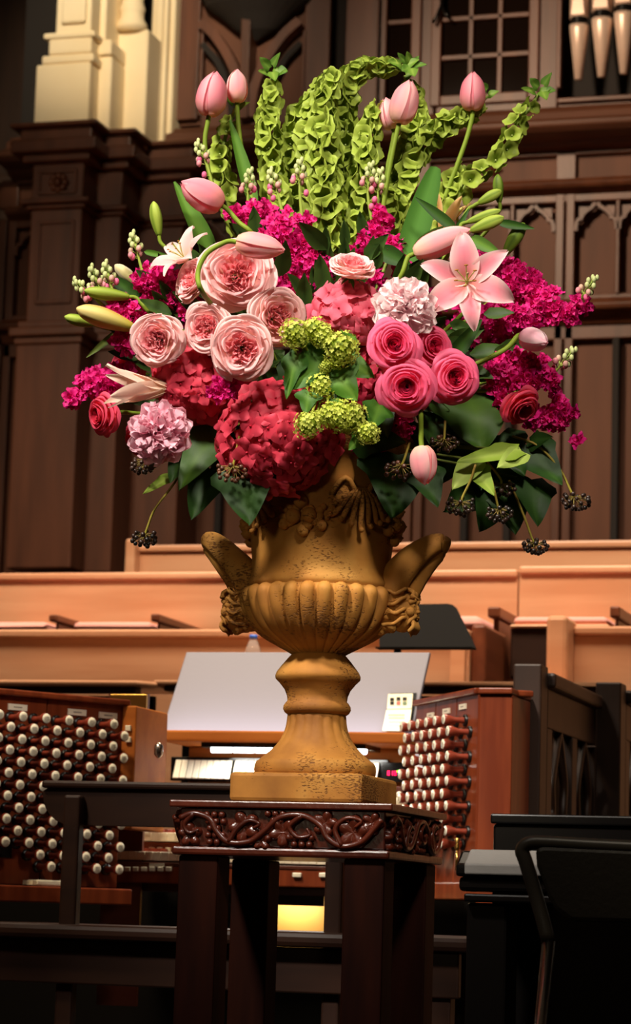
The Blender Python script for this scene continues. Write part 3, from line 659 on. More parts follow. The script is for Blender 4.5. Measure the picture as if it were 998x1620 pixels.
# music desk shelf, its lights, coupler tabs
YS = 1.92
sh0, sh1 = PY(247, 1163, YS), PY(640, 1163, YS)
shelf = cp('music_shelf', MB().box(sh0.x, sh1.x, YS, YS + .34, PY(300, 1172, YS).z, PY(300, 1155, YS).z), 'consoleoak', False, .006)
bt = PY(300, 1172, YS).z
pt = YS + .05
lf = cp('light_fitting', MB().box(PY(318, 1170, pt).x, PY(578, 1170, pt).x, pt, pt + .17, bt - .014, bt + .001), 'black', False, .002)
xa_, xb_ = PY(323, 1170, pt).x, PY(573, 1170, pt).x
for i in range(7):
    a = xa_ + (xb_ - xa_) * (i + .06) / 7; b = xa_ + (xb_ - xa_) * (i + .94) / 7
    cp('light_tube', MB().tube([(a, pt + .06, bt - .016), (b, pt + .06, bt - .016)], .010, 10), 'tube', True, 0, lf)
lamp('AREA', 'music_light', ((xa_ + xb_) / 2, pt + .09, bt - .03), ((xa_ + xb_) / 2, pt + .09, 0), 5, (1, .95, .86), shape='RECTANGLE', size=xb_ - xa_, size_y=.1)
YB = YS + .26
cp('fascia', MB().box(sh0.x + .01, sh1.x + .02, YB, YB + .02, PY(300, 1240, YB).z, bt), 'consoleoak')
cp('coupler_rail', MB().box(PY(268, 1216, YB - .03).x, PY(612, 1216, YB - .03).x, YB - .02, YB, PY(300, 1236, YB).z, PY(300, 1198, YB).z), 'black', False, .002)
def tabs(px0, px1, n):
    for i in range(n):
        a = PY(px0 + (px1 - px0) * i / n, 1216, YB - .03).x; b = PY(px0 + (px1 - px0) * (i + .9) / n, 1216, YB - .03).x; z0, z1 = PY(300, 1231, YB - .03).z, PY(300, 1202, YB - .03).z
        cp('coupler_tab', MB().prism([(YB - .052, z0), (YB - .046, z0 - .003), (YB - .02, z1), (YB - .026, z1)], lambda p, q: (q, p[0], p[1]), a, b), 'ivory', False, .0015)
tabs(277, 367, 9); tabs(371, 462, 9); tabs(468, 560, 9); tabs(579, 600, 2)
tabs_bar = cp('name_board', MB().box(PY(170, 1246, YB - .05).x, PY(640, 1246, YB - .05).x, YB - .06, YB, PY(300, 1252, YB).z, PY(300, 1240, YB).z), 'consoledark')
# digital display beside the tabs
q = PY(626, 1222, YB - .03); dsp = cp('display', MB().box(PY(603, 1222, YB - .03).x, PY(641, 1222, YB - .03).x, YB - .03, YB - .0, PY(626, 1238, YB).z, PY(626, 1207, YB).z), 'black', False, .002)
SEG = {'0': 'abcdef', '1': 'bc', '3': 'abgcd'}
def digit(ch, x, zc, h, Y, mb):
    w_ = h * .5; t = h * .12
    R = {'a': (0, w_, h - t, h), 'd': (0, w_, 0, t), 'g': (0, w_, h / 2 - t / 2, h / 2 + t / 2), 'f': (0, t, h / 2, h), 'e': (0, t, 0, h / 2), 'b': (w_ - t, w_, h / 2, h), 'c': (w_ - t, w_, 0, h / 2)}
    for s in SEG[ch]: r = R[s]; mb.box(x + r[0], x + r[1], Y - .001, Y, zc - h / 2 + r[2], zc - h / 2 + r[3])
dg = MB(); q = PY(613, 1223, YB - .03)
for i, ch in enumerate('013'): digit(ch, q.x + i * .0095, q.z, .0125, YB - .031, dg)
cp('digits', dg, 'led', False, 0, dsp)
cp('status_light', MB().box(q.x + .028, q.x + .033, YB - .032, YB - .03, q.z + .003, q.z + .008), 'ledgreen', False, 0, dsp)
# the grey desk leans back
c0, c1 = PY(262, 1156, YS + .08), PY(652, 1156, YS + .08)
YT = YS + .08 + .19
t0, t1 = PY(288, 1032, YT), PY(679, 1032, YT)
dk = MB(); x0, x1 = c0.x, c1.x; zb, zt = PY(300, 1155, YS).z + .001, (t0.z + t1.z) / 2
dk.prism([(YS + .08, zb), (YS + .10, zb), (YT + .02, zt), (YT, zt)], lambda p, a: (a, p[0], p[1]), (x0 + t0.x) / 2, (x1 + t1.x) / 2)
cp('music_desk', dk, 'deskgrey', False, .003)
lamp('AREA', 'desk_light', ((xa_ + xb_) / 2, YS - .0, bt + .05), ((xa_ + xb_) / 2, YT, bt + .16), .9, (.92, .93, 1), shape='RECTANGLE', size=.8, size_y=.03)
# card device with coloured keys on the desk
def onDesk(px, py, o=.0):
    t = (1156 - py) / (1156 - 1032); return PY(px, py, YS + .08 + .19 * t - o)
rp = onDesk(633, 1155); dv = thing('register_card', 'cream card and black keypad with coloured buttons leaning on the music desk', 'keypad', rp)
def quad(a, b, c, d, th, m, name, par):
    a, b, c, d = [Vector(k) for k in (a, b, c, d)]; n = (b - a).cross(d - a).normalized() * th
    part(name, MB().add([a, b, c, d, a - n, b - n, c - n, d - n], [(0, 1, 2, 3), (7, 6, 5, 4), (0, 4, 5, 1), (1, 5, 6, 2), (2, 6, 7, 3), (3, 7, 4, 0)]), M[m], par)
quad(onDesk(611, 1155, .004), onDesk(650, 1155, .004), onDesk(659, 1096, .004), onDesk(617, 1097, .004), .012, 'black', 'backing', dv)
quad(onDesk(605, 1155, .022), onDesk(646, 1155, .022), onDesk(651, 1122, .02), onDesk(611, 1123, .02), .004, 'paper', 'card', dv)
quad(onDesk(612, 1121, .02), onDesk(651, 1120, .02), onDesk(653, 1097, .02), onDesk(614, 1098, .02), .006, 'paper', 'key_plate', dv)
for i, (px, py, m) in enumerate(((620, 1106, 'black'), (630, 1105, 'black'), (640, 1105, 'black'), (620, 1112, 'black'), (630, 1112, 'red'), (640, 1112, 'green'))):
    quad(onDesk(px - 3, py + 2, .024), onDesk(px + 3, py + 2, .024), onDesk(px + 3, py - 2, .024), onDesk(px - 3, py - 2, .024), .003, m, 'button', dv)
for py in (1131, 1136, 1142, 1148): quad(onDesk(614, py + .6, .0245), onDesk(640, py + .6, .0245), onDesk(640, py - .6, .0245), onDesk(614, py - .6, .0245), .001, 'paperink', 'print_line', dv)
# little white night light by the right jamb
q = PY(632, 1262, 1.75); nl = cp('thumb_switch', MB().box(q.x - .02, q.x + .02, 1.74, 1.76, q.z - .02, q.z + .0).ball((q.x, 1.745, q.z + .008), .009), 'ivory', True, 0)
# ---- bottle behind the desk
q = PY(376, 1032, 2.86); bo = thing('water_bottle', 'clear plastic water bottle with a blue cap behind the music desk', 'bottle', (q.x, 3.02, ZZ(376, 1076, 2.84)))
zb = ZZ(376, 1076, 2.84); h = ZZ(376, 1003, 3.0) - zb; s = h / .2
part('bottle_body', MB().lathe([(.001, 0), (.031 * s, .0), (.033 * s, .01 * s), (.033 * s, .12 * s), (.030 * s, .14 * s), (.018 * s, .172 * s), (.013 * s, .18 * s), (.013 * s, .187 * s)], 20, (q.x, 3.02, zb), caps=True), M['plastic'], bo, True)
part('bottle_cap', MB().lathe([(.001, .182 * s), (.0155 * s, .182 * s), (.0155 * s, .199 * s), (.001, .2 * s)], 18, (q.x, 3.02, zb)), M['bottlecap'], bo, True)
# ---- black music stand
Yq = 2.60
q = PY(700, 1026, Yq); st = thing('music_stand', 'black metal music stand before the choir pews', 'music stand', (PY(640, 1040, Yq).x, Yq, 0))
A = [PY(x, y, Yq + (1026 - y) / 70 * .12) for x, y in ((600, 1026), (753, 1026), (748, 1014), (722, 962), (716, 957), (708, 955), (600, 957))]
dn = Vector((0, .004, 0)); k = len(A)
part('desk_plate', MB().add(A + [p + dn for p in A], [tuple(range(k)), tuple(range(2 * k - 1, k - 1, -1))] + [(i, i + k, (i + 1) % k + k, (i + 1) % k) for i in range(k)]), M['blackmatte'], st)
a, b = A[0], A[1]; part('desk_lip', MB().box(a.x, b.x, a.y - .05, a.y + .004, a.z - .004, a.z), M['blackmatte'], st)
q = PY(629, 1020, Yq + .05); part('pole', MB().tube([(q.x, Yq + .05, .05), (q.x, Yq + .05, q.z)], .012, 10), M['black'], st, True)
for j in range(3):
    an = j * 2 * pi / 3; part('leg', MB().tube([(q.x, Yq + .03, .12), (q.x + .25 * cos(an), Yq + .03 + .25 * sin(an), .01)], .009, 8), M['black'], st, True)

# ================================================================ organ bench, piano, chair
BY = .80
bn = thing('organ_bench', 'dark walnut organ bench with a low back rail left of the urn table', 'bench', (-.9, BY, 0))
xl = PY(68, 1245, BY).x; xr = xl + .86; zt = PY(150, 1240, BY).z; zb = PY(150, 1306, BY).z; zr = (zt - zb) * .45
outl = [(xl, zt - .02), (xl + .03, zt), (xr - .03, zt), (xr, zt - .02), (xr, zb + zr)] + [(xr - .075 + .075 * cos(a), zb + .075 + .075 * sin(a) - .0) for a in [-i * pi / 2 / 6 for i in range(1, 7)]] + [(xl + .075 - .075 * cos(a), zb + .075 + .075 * sin(a)) for a in [-pi / 2 + i * pi / 2 / 6 for i in range(7)]]
part('back_rail', MB().prism(outl[::-1], xz, BY, BY + .028), M['benchwood'], bn, False, .004)
part('top_cap', MB().box(xl, xr, BY - .012, BY + .04, zt - .012, zt + .006), M['benchwood'], bn, False, .006)
sz = PY(150, 1464, BY - .12).z
for px in (103,):
    a, b = PY(101, 1300, BY - .03).x, PY(127, 1300, BY - .03).x
    for dx in (0, .66): part('back_post', MB().box(a + dx, b + dx, BY - .04, BY - .001, .30, PY(110, 1258, BY - .03).z), M['benchwood'], bn, False, .006)
part('seat', MB().box(xl - .55, xr + .25, BY - .1, BY + .30, sz - .035, sz), M['benchwood'], bn, False, .012)
part('seat_apron', MB().box(xl - .5, xr + .2, BY - .06, BY - .03, sz - .14, sz - .036), M['benchwood'], bn, False, .004)
for dx in (xl - .48, xr + .12):
    for dy in (-.05, .24): part('leg', MB().box(dx, dx + .06, BY + dy, BY + dy + .05, 0, sz - .036), M['benchwood'], bn, False, .004)
# piano
PYY = -.02
pn = thing('upright_piano', 'black upright piano facing the nave at the right', 'piano', (1.4, PYY, 0))
pxl = PY(780, 1287, PYY).x; pzt = PY(880, 1289, PYY).z
part('case', MB().box(pxl, pxl + 1.45, PYY, PYY + .35, .10, pzt - .02), M['black'], pn, False, .006)
part('top_lid', MB().box(pxl - .004, pxl + 1.46, PYY - .008, PYY + .36, pzt - .02, pzt), M['black'], pn, False, .004)
kz1, kz0 = PY(800, 1372, PYY - .2).z, PY(800, 1412, PYY - .2).z
part('key_bed', MB().box(pxl - .012, pxl + 1.47, PYY - .24, PYY, kz0, kz1 - .02), M['black'], pn, False, .008)
part('fallboard', MB().prism([(PYY - .25, kz1 - .02), (PYY - .25, kz1 + .002), (PYY - .205, kz1 + .0295), (PYY - .02, kz1 + .033), (PYY - .02, kz1 - .02)], lambda p, a: (a, p[0], p[1]), pxl - .016, pxl + 1.475), M['black'], pn, False, .006)
part('fallboard_sheen', MB().prism([(PYY - .2535, kz1 - .016), (PYY - .2535, kz1 + .004), (PYY - .207, kz1 + .032), (PYY - .195, kz1 + .033), (PYY - .24, kz1 - .016)], lambda p, a: (a, p[0], p[1]), pxl + .002, pxl + 1.44), M['sheen_grey'], pn, False, .003)  # strip added as painted sheen on the black fallboard
part('key_slip', MB().box(pxl, pxl + 1.45, PYY - .245, PYY - .22, kz0 - .02, kz0 - .004), M['black'], pn, False, .004)
for dx in (0, 1.36): part('leg', MB().box(pxl + dx, pxl + dx + .08, PYY - .22, PYY - .12, 0.05, kz0 - .021), M['black'], pn, False, .006)
part('base_board', MB().box(pxl, pxl + 1.45, PYY - .02, PYY + .35, 0, .10), M['black'], pn, False, .004)
# folding chair
CY = -.72
ch = thing('folding_chair', 'black padded folding chair in front of the piano', 'chair', (PY(930, 1400, CY).x, CY, 0))
def cy(px, py, dy=0): return PY(px, py, CY + dy)
fr_ = catmull([cy(868, 1490, -.02), cy(850, 1425), cy(832, 1365), cy(826, 1345), cy(838, 1334), cy(862, 1333), cy(930, 1337), cy(1010, 1341), cy(1075, 1345), cy(1092, 1360), cy(1086, 1420), cy(1076, 1490)], 6)
part('back_frame', MB().tube(fr_, .0125, 10), M['chairframe'], ch, True)
o1 = [(848, 1342), (862, 1338), (1050, 1346), (1070, 1356), (1066, 1445), (1050, 1462), (905, 1458), (880, 1440), (868, 1420), (850, 1370)]
o1 = [cy(a, b) for a, b in o1]; k = len(o1)
fp = [p + Vector((0, -.012 - .0, 0)) for p in o1]; bp_ = [p + Vector((0, .02, 0)) for p in o1]
part('backrest', MB().add(fp + bp_, [tuple(range(k)), tuple(range(2 * k - 1, k - 1, -1))] + [(i, i + k, (i + 1) % k + k, (i + 1) % k) for i in range(k)]), M['chairpad'], ch, False, .008)
a, b = cy(868, 1490, -.02), cy(1076, 1490, -.02); sz_ = .44
part('seat', MB().box(a.x + .02, b.x - .02, CY - .42, CY - .04, sz_ - .03, sz_), M['chairpad'], ch, False, .01)
for p, sx in ((a, -.0), (b, .0)):
    part('leg', MB().tube([p, (p.x, CY - .30, .01)], .0115, 8), M['metal'], ch, True)
    part('leg', MB().tube([(p.x + .012, CY - .36, sz_), (p.x + .012, CY + .06, .01)], .0115, 8), M['metal'], ch, True)
# ================================================================ urn
SC = (PD(600, 1000) - PD(500, 1000)).length / 100        # metres per pixel at the urn
AX = lambda py: 502 + (1100 - py) * ROLL + 0 * py
def UZ(py): return PD(AX(py), py).z
urn = thing('garden_urn', 'ochre terracotta urn with curled handles and bearded masks holding the flowers', 'urn', (0, 0, UZ(1275)))
def up(name, mb, smooth=True, bev=0, parent=urn, lbl=None): return part(name, mb, M['urn'], parent, smooth, bev, True, None, lbl)
PB = [(1036, 42), (1030, 52), (1022, 66), (1010, 85), (995, 100), (975, 112), (955, 118), (940, 119), (932, 117)]
prof = []
for p in catmull([(UZ(y), r * SC, 0) for y, r in PB], 5): prof.append((p.y, p.x))
zt_, zb_ = prof[-1][1], prof[0][1]
def gad(i, a, r, z):
    x = (a / (2 * pi) * 28) % 1 * 2 - 1; t = (zt_ - z) / (zt_ - zb_); c = 0 if t > .16 else (1 - t / .16)
    q = 1 - x * x - c * c; return 1 + .115 * (sqrt(q) if q > 0 else 0) * (.55 + .45 * min(1, (1 - t) * 3)) - .035
mb = MB().lathe(prof, 28 * 10, (0, 0, 0), gad); up('bowl', mb)
PN = [(1038, 38), (932, 116), (927, 117), (921, 114), (914, 111), (905, 110), (890, 110), (870, 112), (840, 115), (800, 118), (765, 123), (745, 130), (735, 140), (728, 150), (718, 156), (708, 157), (700, 152), (698, 140), (705, 128), (760, 110), (880, 98)]
up('neck', MB().lathe([(r * SC, UZ(y)) for y, r in PN], 64))
PFt = [(1033, 30), (1036, 42), (1039, 45), (1046, 51), (1056, 59), (1064, 65), (1070, 67.5), (1075, 67), (1082, 60), (1092, 52), (1102, 48), (1110, 47), (1113, 50), (1118, 53), (1123, 53.5), (1128, 51), (1131, 47)]
up('collar', MB().lathe([(r * SC, UZ(y)) for y, r in PFt], 64))
pf = catmull([(UZ(y), r * SC, 0) for y, r in [(1130, 46), (1145, 47), (1160, 51), (1175, 59), (1188, 70), (1200, 84), (1206, 91)]], 4)
zz0, zz1 = UZ(1130), UZ(1200)
def flute(i, a, r, z):
    t = (zz0 - z) / (zz0 - zz1); e = max(0, min(1, t * 8)) * max(0, 1 - t); return 1 + .05 * e * (abs(sin(a * 9)) - .6)
mb = MB().lathe([(p.y, p.x) for p in pf], 144, (0, 0, 0), flute)
up('foot', mb); up('foot_base', MB().lathe([(r * SC, UZ(y)) for y, r in [(1204, 88), (1207, 93), (1213, 95.5), (1220, 96), (1226, 95), (1229, 93), (1230, 20)]], 64))
ph = .139
up('plinth', MB().box(-ph, ph, -ph, ph, UZ(1274), UZ(1228)), False, .008)
def surf(ang, py, out=0):                                # on the neck; ang 0 = towards -Y
    ys = [q[0] for q in PN[6:12]]; r = 112
    for (y0, r0), (y1, r1) in zip(PN[6:14], PN[7:15]):
        if y1 <= py <= y0: r = r0 + (r1 - r0) * (y0 - py) / (y0 - y1)
    a = ang - pi / 2; return Vector(((r * SC + out) * cos(a), (r * SC + out) * sin(a), UZ(py)))
rnd = random.Random(3)
for ca in (0, pi / 2, pi, -pi / 2):
    g = MB()
    for i in range(58):
        u = rnd.uniform(-1, 1); sag = 838 - 34 * u * u; v = rnd.gauss(0, 9) * (1 - .6 * abs(u)); rr = rnd.uniform(.006, .0105) * (1.15 - .5 * abs(u))
        g.ball(surf(ca + u * .56, sag + v, rr * .35), rr, 8, 6)
    for u, y, rr in ((-.10, 834, .0165), (.11, 833, .0165), (.0, 812, .015), (-.24, 845, .012), (.27, 848, .012), (.03, 857, .012)):
        g.ball(surf(ca + u, y, rr * .5), rr, 12, 9); p = surf(ca + u, y, rr * 1.45); g.ball(p, .003, 6, 4)
    up('fruit_garland', g)
    ac = MB()
    for j in range(-3, 4):
        P = [surf(ca + pi / 4 + j * .012, 800 - 14, .004), surf(ca + pi / 4 + j * .055, 800, .012), surf(ca + pi / 4 + j * .10, 822, .012), surf(ca + pi / 4 + j * .125, 846 - abs(j) * 5, .010), surf(ca + pi / 4 + j * .14, 852 - abs(j) * 7, .016)]
        ac.tube(catmull(P, 4), [.0025 + .0035 * sin(pi * min(1, k / 16)) for k in range(17)], 6)
        ac.ball(P[-1], .006, 8, 6)
    for j in (-1, 1):
        P = [surf(ca + pi / 4 + j * (.06 + .34 * t / 6), 800 - 26 * sin(t / 6 * pi), .006) for t in range(7)]; ac.tube(P, .006, 6)
    up('acanthus_leaf', ac)
for sg in (1, -1):
    # curled handle : px offsets from the axis
    K = [(112, 956, 27), (120, 935, 29), (133, 912, 28), (150, 891, 25), (168, 875, 21), (183, 866, 18), (194, 864, 14), (200, 866, 8)] if sg > 0 else \
        [(-104, 958, 25), (-113, 936, 27), (-126, 912, 25), (-145, 890, 22), (-162, 872, 19), (-175, 861, 16.5), (-184, 857, 13), (-189, 857, 7)]
    C = [PY(AX(y) + dx, y, 0) for dx, y, r in K]; P = catmull(C, 5); R = [0] * len(P)
    for i in range(len(P)): t = i / 5; a = int(min(t, len(K) - 2)); f = t - a; R[i] = (K[a][2] * (1 - f) + K[a + 1][2] * f) * SC * 1.28
    rows = []; n = 20
    for i, p in enumerate(P):
        t = (P[min(i + 1, len(P) - 1)] - P[max(i - 1, 0)]).normalized(); yv = Vector((0, -1, 0)); out = t.cross(yv) * 1.0   # in-plane normal
        if out.x * sg < 0: out = -out
        row = []
        for j in range(n):
            a = 2 * pi * j / n; e = ((a - .55 + pi) % (2 * pi)) - pi                    # groove towards the outer front
            q = R[i] * (1 - .48 * exp(-(e / .42) ** 2) * min(1, (len(P) - 1 - i) / 6) * min(1, i / 6))
            row.append(tuple(p + out * q * cos(a) + yv * q * sin(a) * .85))
        rows.append(row)
    if sg < 0: rows = [r[::-1] for r in rows]
    h = MB().grid(rows, 0, True); o = len(h.v) - n; h.f.append(tuple(o + i for i in range(n))); h.m.append(0); up('handle', h)
    # bearded mask below the handle
    c = PY(AX(968) + sg * (131 if sg > 0 else 130), 966, 0); mk = MB(); s = 31 * SC
    def mp(x, y, z): return (c.x + sg * x * s, c.y + y * s, c.z + z * s)      # x outwards, y sideways, z up
    mk.ball(c, (s * .80, s * .82, s * 1.12), 20, 14); mk.ball(mp(-.75, 0, .0), (s * .9, s * .95, s * 1.1), 18, 12)
    hn = lambda d: 1 + .34 * noise.noise(Vector((d.x * 2.2, d.y * 2.2, d.z * 5)) + Vector((3, 1, 7))) + .16 * noise.noise(d * 9)
    mk.ball(mp(-.55, 0, .1), (s * 1.15, s * 1.0, s * 1.15), 48, 36, 0, (1, 1, 1), hn)
    for y in (-1, 1):
        for k in range(0): mk.tube(catmull([mp(.2, y * (.78 + .1 * (k % 2)), .95 - k * .36), mp(-.2, y * 1.02, .9 - k * .40), mp(-.6, y * .92, 1.0 - k * .36), mp(-1.0, y * 1.06, .8 - k * .36), mp(-1.4, y * .9, .75 - k * .3)], 4), s * .15, 7)
    mk.ball(mp(.62, 0, .05), (s * .26, s * .17, s * .28), 10, 8); mk.ball(mp(.74, 0, -.08), (s * .18, s * .2, s * .14), 10, 8)     # nose
    for y in (-1, 1):
        mk.tube([mp(.62, y * .1, .36), mp(.7, y * .34, .46), mp(.48, y * .64, .34)], s * .12, 7)                               # brow
        mk.ball(mp(.62, y * .33, .2), s * .13, 8, 6); mk.ball(mp(.5, y * .5, -.12), s * .26, 10, 8)                             # eye, cheek
        mk.tube([mp(.72, y * .05, -.28), mp(.72, y * .3, -.34), mp(.52, y * .56, -.56), mp(.4, y * .66, -.8)], [s * .09, s * .12, s * .1, s * .05], 7)   # moustache
        for k in range(4): 
            z = .95 - k * .5; mk.tube(catmull([mp(.30, y * .62, z + .1), mp(.22, y * .94, z - .02 + .1 * (k % 2)), mp(-.15, y * 1.04, z - .22), mp(-.5, y * 1.0, z - .05 - .2 * (k % 2)), mp(-.8, y * 1.02, z - .3)], 3), s * .10, 6)    # hair curls
    mk.ball(mp(.68, 0, -.47), (s * .12, s * .22, s * .08), 8, 6)
    for k in range(-3, 4): mk.tube(catmull([mp(.62, k * .13, -.55), mp(.7, k * .18, -.85), mp(.5, k * .2 + .05, -1.1), mp(.45, k * .16, -1.34 + abs(k) * .08)], 3), [s * .11] * 7 + [s * .08, s * .05, s * .03], 6)
    for k in range(-2, 3): mk.tube(catmull([mp(.3, k * .22, 1.05), mp(.66, k * .25, .86), mp(.62, k * .3, .62), mp(.74, k * .28, .66)], 3), s * .11, 6)
    up('bearded_mask', mk)

# ================================================================ carved table
TZ = UZ(1275) - .001; TX, TY, TH = -.010, .02, .224
tb = thing('carved_pedestal_table', 'dark mahogany square table with grapevine carved frieze under the urn', 'table', (TX, TY, 0))
zf0, zf1 = TZ - .016, TZ - .094
def tp(name, mb, m='tablewood', smooth=False, bev=.003, parent=tb): return part(name, mb, M[m], parent, smooth, bev)
tp('tabletop', MB().box(TX - TH - .006, TX + TH + .006, TY - TH - .006, TY + TH + .006, TZ - .014, TZ))
tp('apron', MB().box(TX - TH + .012, TX + TH - .012, TY - TH + .012, TY + TH - .012, zf1 + .004, TZ - .0145))
tp('lower_moulding', MB().box(TX - TH, TX + TH, TY - TH, TY + TH, zf1 - .014, zf1 + .003), 'tablewood', False, .005)
LW = .082
for sx in (-1, 1):
    for sy in (-1, 1):
        x = TX + sx * (TH - .012 - LW / 2); y = TY + sy * (TH - .012 - LW / 2)
        tp('leg', MB().box(x - LW / 2, x + LW / 2, y - LW / 2, y + LW / 2, 0, zf1 - .0145), 'tableleg', False, .004)
# relief on one side in (u, z): u along the side, z in the frieze; copied to the four sides
def side_m(k):
    return Matrix.Translation((TX, TY, 0)) @ Matrix.Rotation(k * pi / 2, 4, 'Z') @ Matrix.Translation((0, -TH + .012, (zf0 + zf1) / 2))
hz = (zf0 - zf1) / 2
def leafmb(cu, cz, ang, size):
    mb = MB(); n = 40; out = []; 
    for i in range(n):
        a = 2 * pi * i / n; r = size * (.62 + .38 * abs(cos(2.5 * a)) ** .7); out.append((r * cos(a), r * sin(a)))
    rows = [[(0.0, -.014, 0.0)] * n]
    for f, d in ((.35, -.010), (.7, -.016), (.92, -.012), (1.0, -.001)):
        rows.append([(cu + f * (x * cos(ang) - z * sin(ang)), d + (.006 * abs(sin(2.5 * (2 * pi * i / n))) ** 2 * f), cz + f * (x * sin(ang) + z * cos(ang))) for i, (x, z) in enumerate(out)])
    rows[0] = [(cu, -.009, cz)] * n
    return mb.grid(rows, 0, True)
L2 = TH * .93
reliefs = []
vine = []
V = [(-L2, .55), (-.86 * L2, .85), (-.70 * L2, .55), (-.62 * L2, -.2), (-.50 * L2, -.8), (-.30 * L2, -.75), (-.15 * L2, -.1), (0, .7), (.22 * L2, .85), (.40 * L2, .3), (.48 * L2, -.45), (.62 * L2, -.9), (.80 * L2, -.65), (.92 * L2, .1), (L2, .7)]
mbv = MB().tube(catmull([(u, -.012, z * hz * .86) for u, z in V], 5), .0065, 7)
for S_ in ([(-.5 * L2, -.8), (-.42 * L2, 0), (-.30 * L2, .5), (-.2 * L2, .3), (-.26 * L2, .05)], [(.22 * L2, .85), (.1 * L2, .2), (.18 * L2, -.4), (.3 * L2, -.3), (.27 * L2, .1)], [(.62 * L2, -.9), (.55 * L2, .1), (.66 * L2, .75), (.8 * L2, .6), (.74 * L2, .2)], [(-.86 * L2, .85), (-.95 * L2, .2), (-.9 * L2, -.3), (-.8 * L2, -.1)]):
    mbv.tube(catmull([(u, -.013, z * hz * .86) for u, z in S_], 5), [.006 - .003 * i / (5 * (len(S_) - 1)) for i in range(5 * (len(S_) - 1) + 1)], 7)
reliefs.append(('vine', mbv.mesh('vine', M['tablewood'], True), (0, 0, 0)))
for cu, cz, an, sz in ((-.90 * L2, -.35, .4, .026), (-.36 * L2, .1, 2.0, .034), (.03 * L2, -.12, .9, .032), (.44 * L2, .35, 2.6, .028), (.72 * L2, -.05, .2, .036), (.90 * L2, .4, 1.2, .024), (-.18 * L2, -.55, .3, .022)):
    reliefs.append(('vine_leaf', leafmb(0, 0, an, sz).mesh('vine_leaf', M['tablewood'], True), (cu, 0, cz * hz)))
gm = MB().ball((0, 0, 0), .0072, 8, 6).mesh('grape', M['tablewood'], True)
for cu, cz, rows_ in ((-.66 * L2, .0, (3, 3, 2, 3, 2)), (.20 * L2, -.55, (4, 3)), (-.05 * L2, .62, (3, 2))):
    zz = cz * hz + (len(rows_) - 1) * .0135 / 2 * 1.0
    for i, n in enumerate(rows_):
        for j in range(n): reliefs.append(('grape', gm, (cu + (j - (n - 1) / 2) * .0155 + (i % 2) * .004, -.008, zz - i * .0135)))
inv = rootw(tb).inverted()
for k in range(4):
    for nm, me, loc in reliefs: link(nm, me, tb, inv @ side_m(k) @ Matrix.Translation(loc))
# ================================================================ flowers
def C3(*c): return lin(c)
G_STEM = C3(128, 150, 48); G_DARK = C3(40, 66, 26); G_LEAF = C3(66, 104, 30); G_BELL = C3(160, 178, 70); G_BELL2 = C3(100, 126, 30)
CORE = PD(505, 690)                                     # where the stems run into the urn mouth
def auto_dd(px, py):
    q = 1 - ((px - 505) / 430) ** 2 - ((py - 540) / 280) ** 2; return -.27 * sqrt(max(0, q))
def FP(px, py, dd=None): return PD(px, py, D0 + (auto_dd(px, py) if dd is None else dd))
def face(u, v, w_, spin=0):
    return cdir(u, v, w_).to_track_quat('Z', 'Y') @ Matrix.Rotation(spin, 3, 'Z').to_quaternion()
def rev_petal(mb, phi0, half, prof, nt=8, ns=6, tip=.16, ruf=0, seed=0, col=None, wpow=.5, notch=0, k=3, base=.35):
    """petal as a patch of a surface of revolution; prof is a list of (rho, z)"""
    P = catmull([(a, b, 0) for a, b in prof], 6); n = len(P) - 1; r = random.Random(seed); p1, p2 = r.uniform(0, 6), r.uniform(0, 6)
    rows, cs = [], []
    for i in range(nt + 1):
        t = i / nt; row = []; cr = []; 
        for j in range(ns + 1):
            s = -1 + 2 * j / ns; wd = half * (base + (1 - base) * sin(pi / 2 * min(1, t * 1.25)) ** wpow) ; tt = t * (1 - tip * abs(s) ** 2.4 - notch * max(0, 1 - abs(s) * 4))
            a = tt * n; ia = min(int(a), n - 1); q = P[ia].lerp(P[ia + 1], a - ia); rho, z_ = q.x, q.y
            wob = ruf * t * t * sin(k * s + p1); rho2 = rho + wob; z2 = z_ + ruf * .7 * t * t * sin((k + 1) * s + p2)
            ph_ = phi0 + s * wd
            row.append((rho2 * cos(ph_), rho2 * sin(ph_), z2)); cr.append(col(t, s) if col else (1, 1, 1))
        rows.append(row); cs.append(cr)
    return mb.grid(rows, 0, False, cs)
def flat_petal(mb, L, Wd, bend=0, cup=0, ruf=0, seed=0, col=None, nt=7, ns=4, pw=.8, m=None, point=1.0, fold=0, back=0, wave=3):
    """leaf or petal along +Y from the origin, upper face +Z"""
    r = random.Random(seed); p1 = r.uniform(0, 6); rows, cs = [], []; y = z_ = 0; ang = 0
    for i in range(nt + 1):
        t = i / nt; ang = bend * t + back * t * t
        if i: y += L / nt * cos(ang); z_ += L / nt * sin(ang)
        wd = Wd / 2 * max(.03, sin(pi * min(1, t ** pw * .97 + .015)) ** point)
        row, cr = [], []
        for j in range(ns + 1):
            s = -1 + 2 * j / ns
            h = cup * Wd * s * s + fold * abs(s) * wd + ruf * Wd * abs(s) * sin(wave * 2 * pi * t + p1 + (1.3 if s > 0 else 0))
            row.append((s * wd, y - h * sin(ang), z_ + h * cos(ang))); cr.append(col(t, s) if col else (1, 1, 1))
        rows.append(row); cs.append(cr)
    mb2 = MB().grid(rows, 0, False, cs)
    return mb.merge(mb2, m)
KIT = {}
def kit(name, parts, mats=None):
    """parts : list of (part name, MB, material, matrix)"""
    KIT[name] = [(n, mb.mesh(n, M[m], True) if isinstance(mb, MB) else mb, mt) for n, mb, m, mt in parts]
def use(kitname, root):
    for n, me, mt in KIT[kitname]: link(n, me, root, mt)
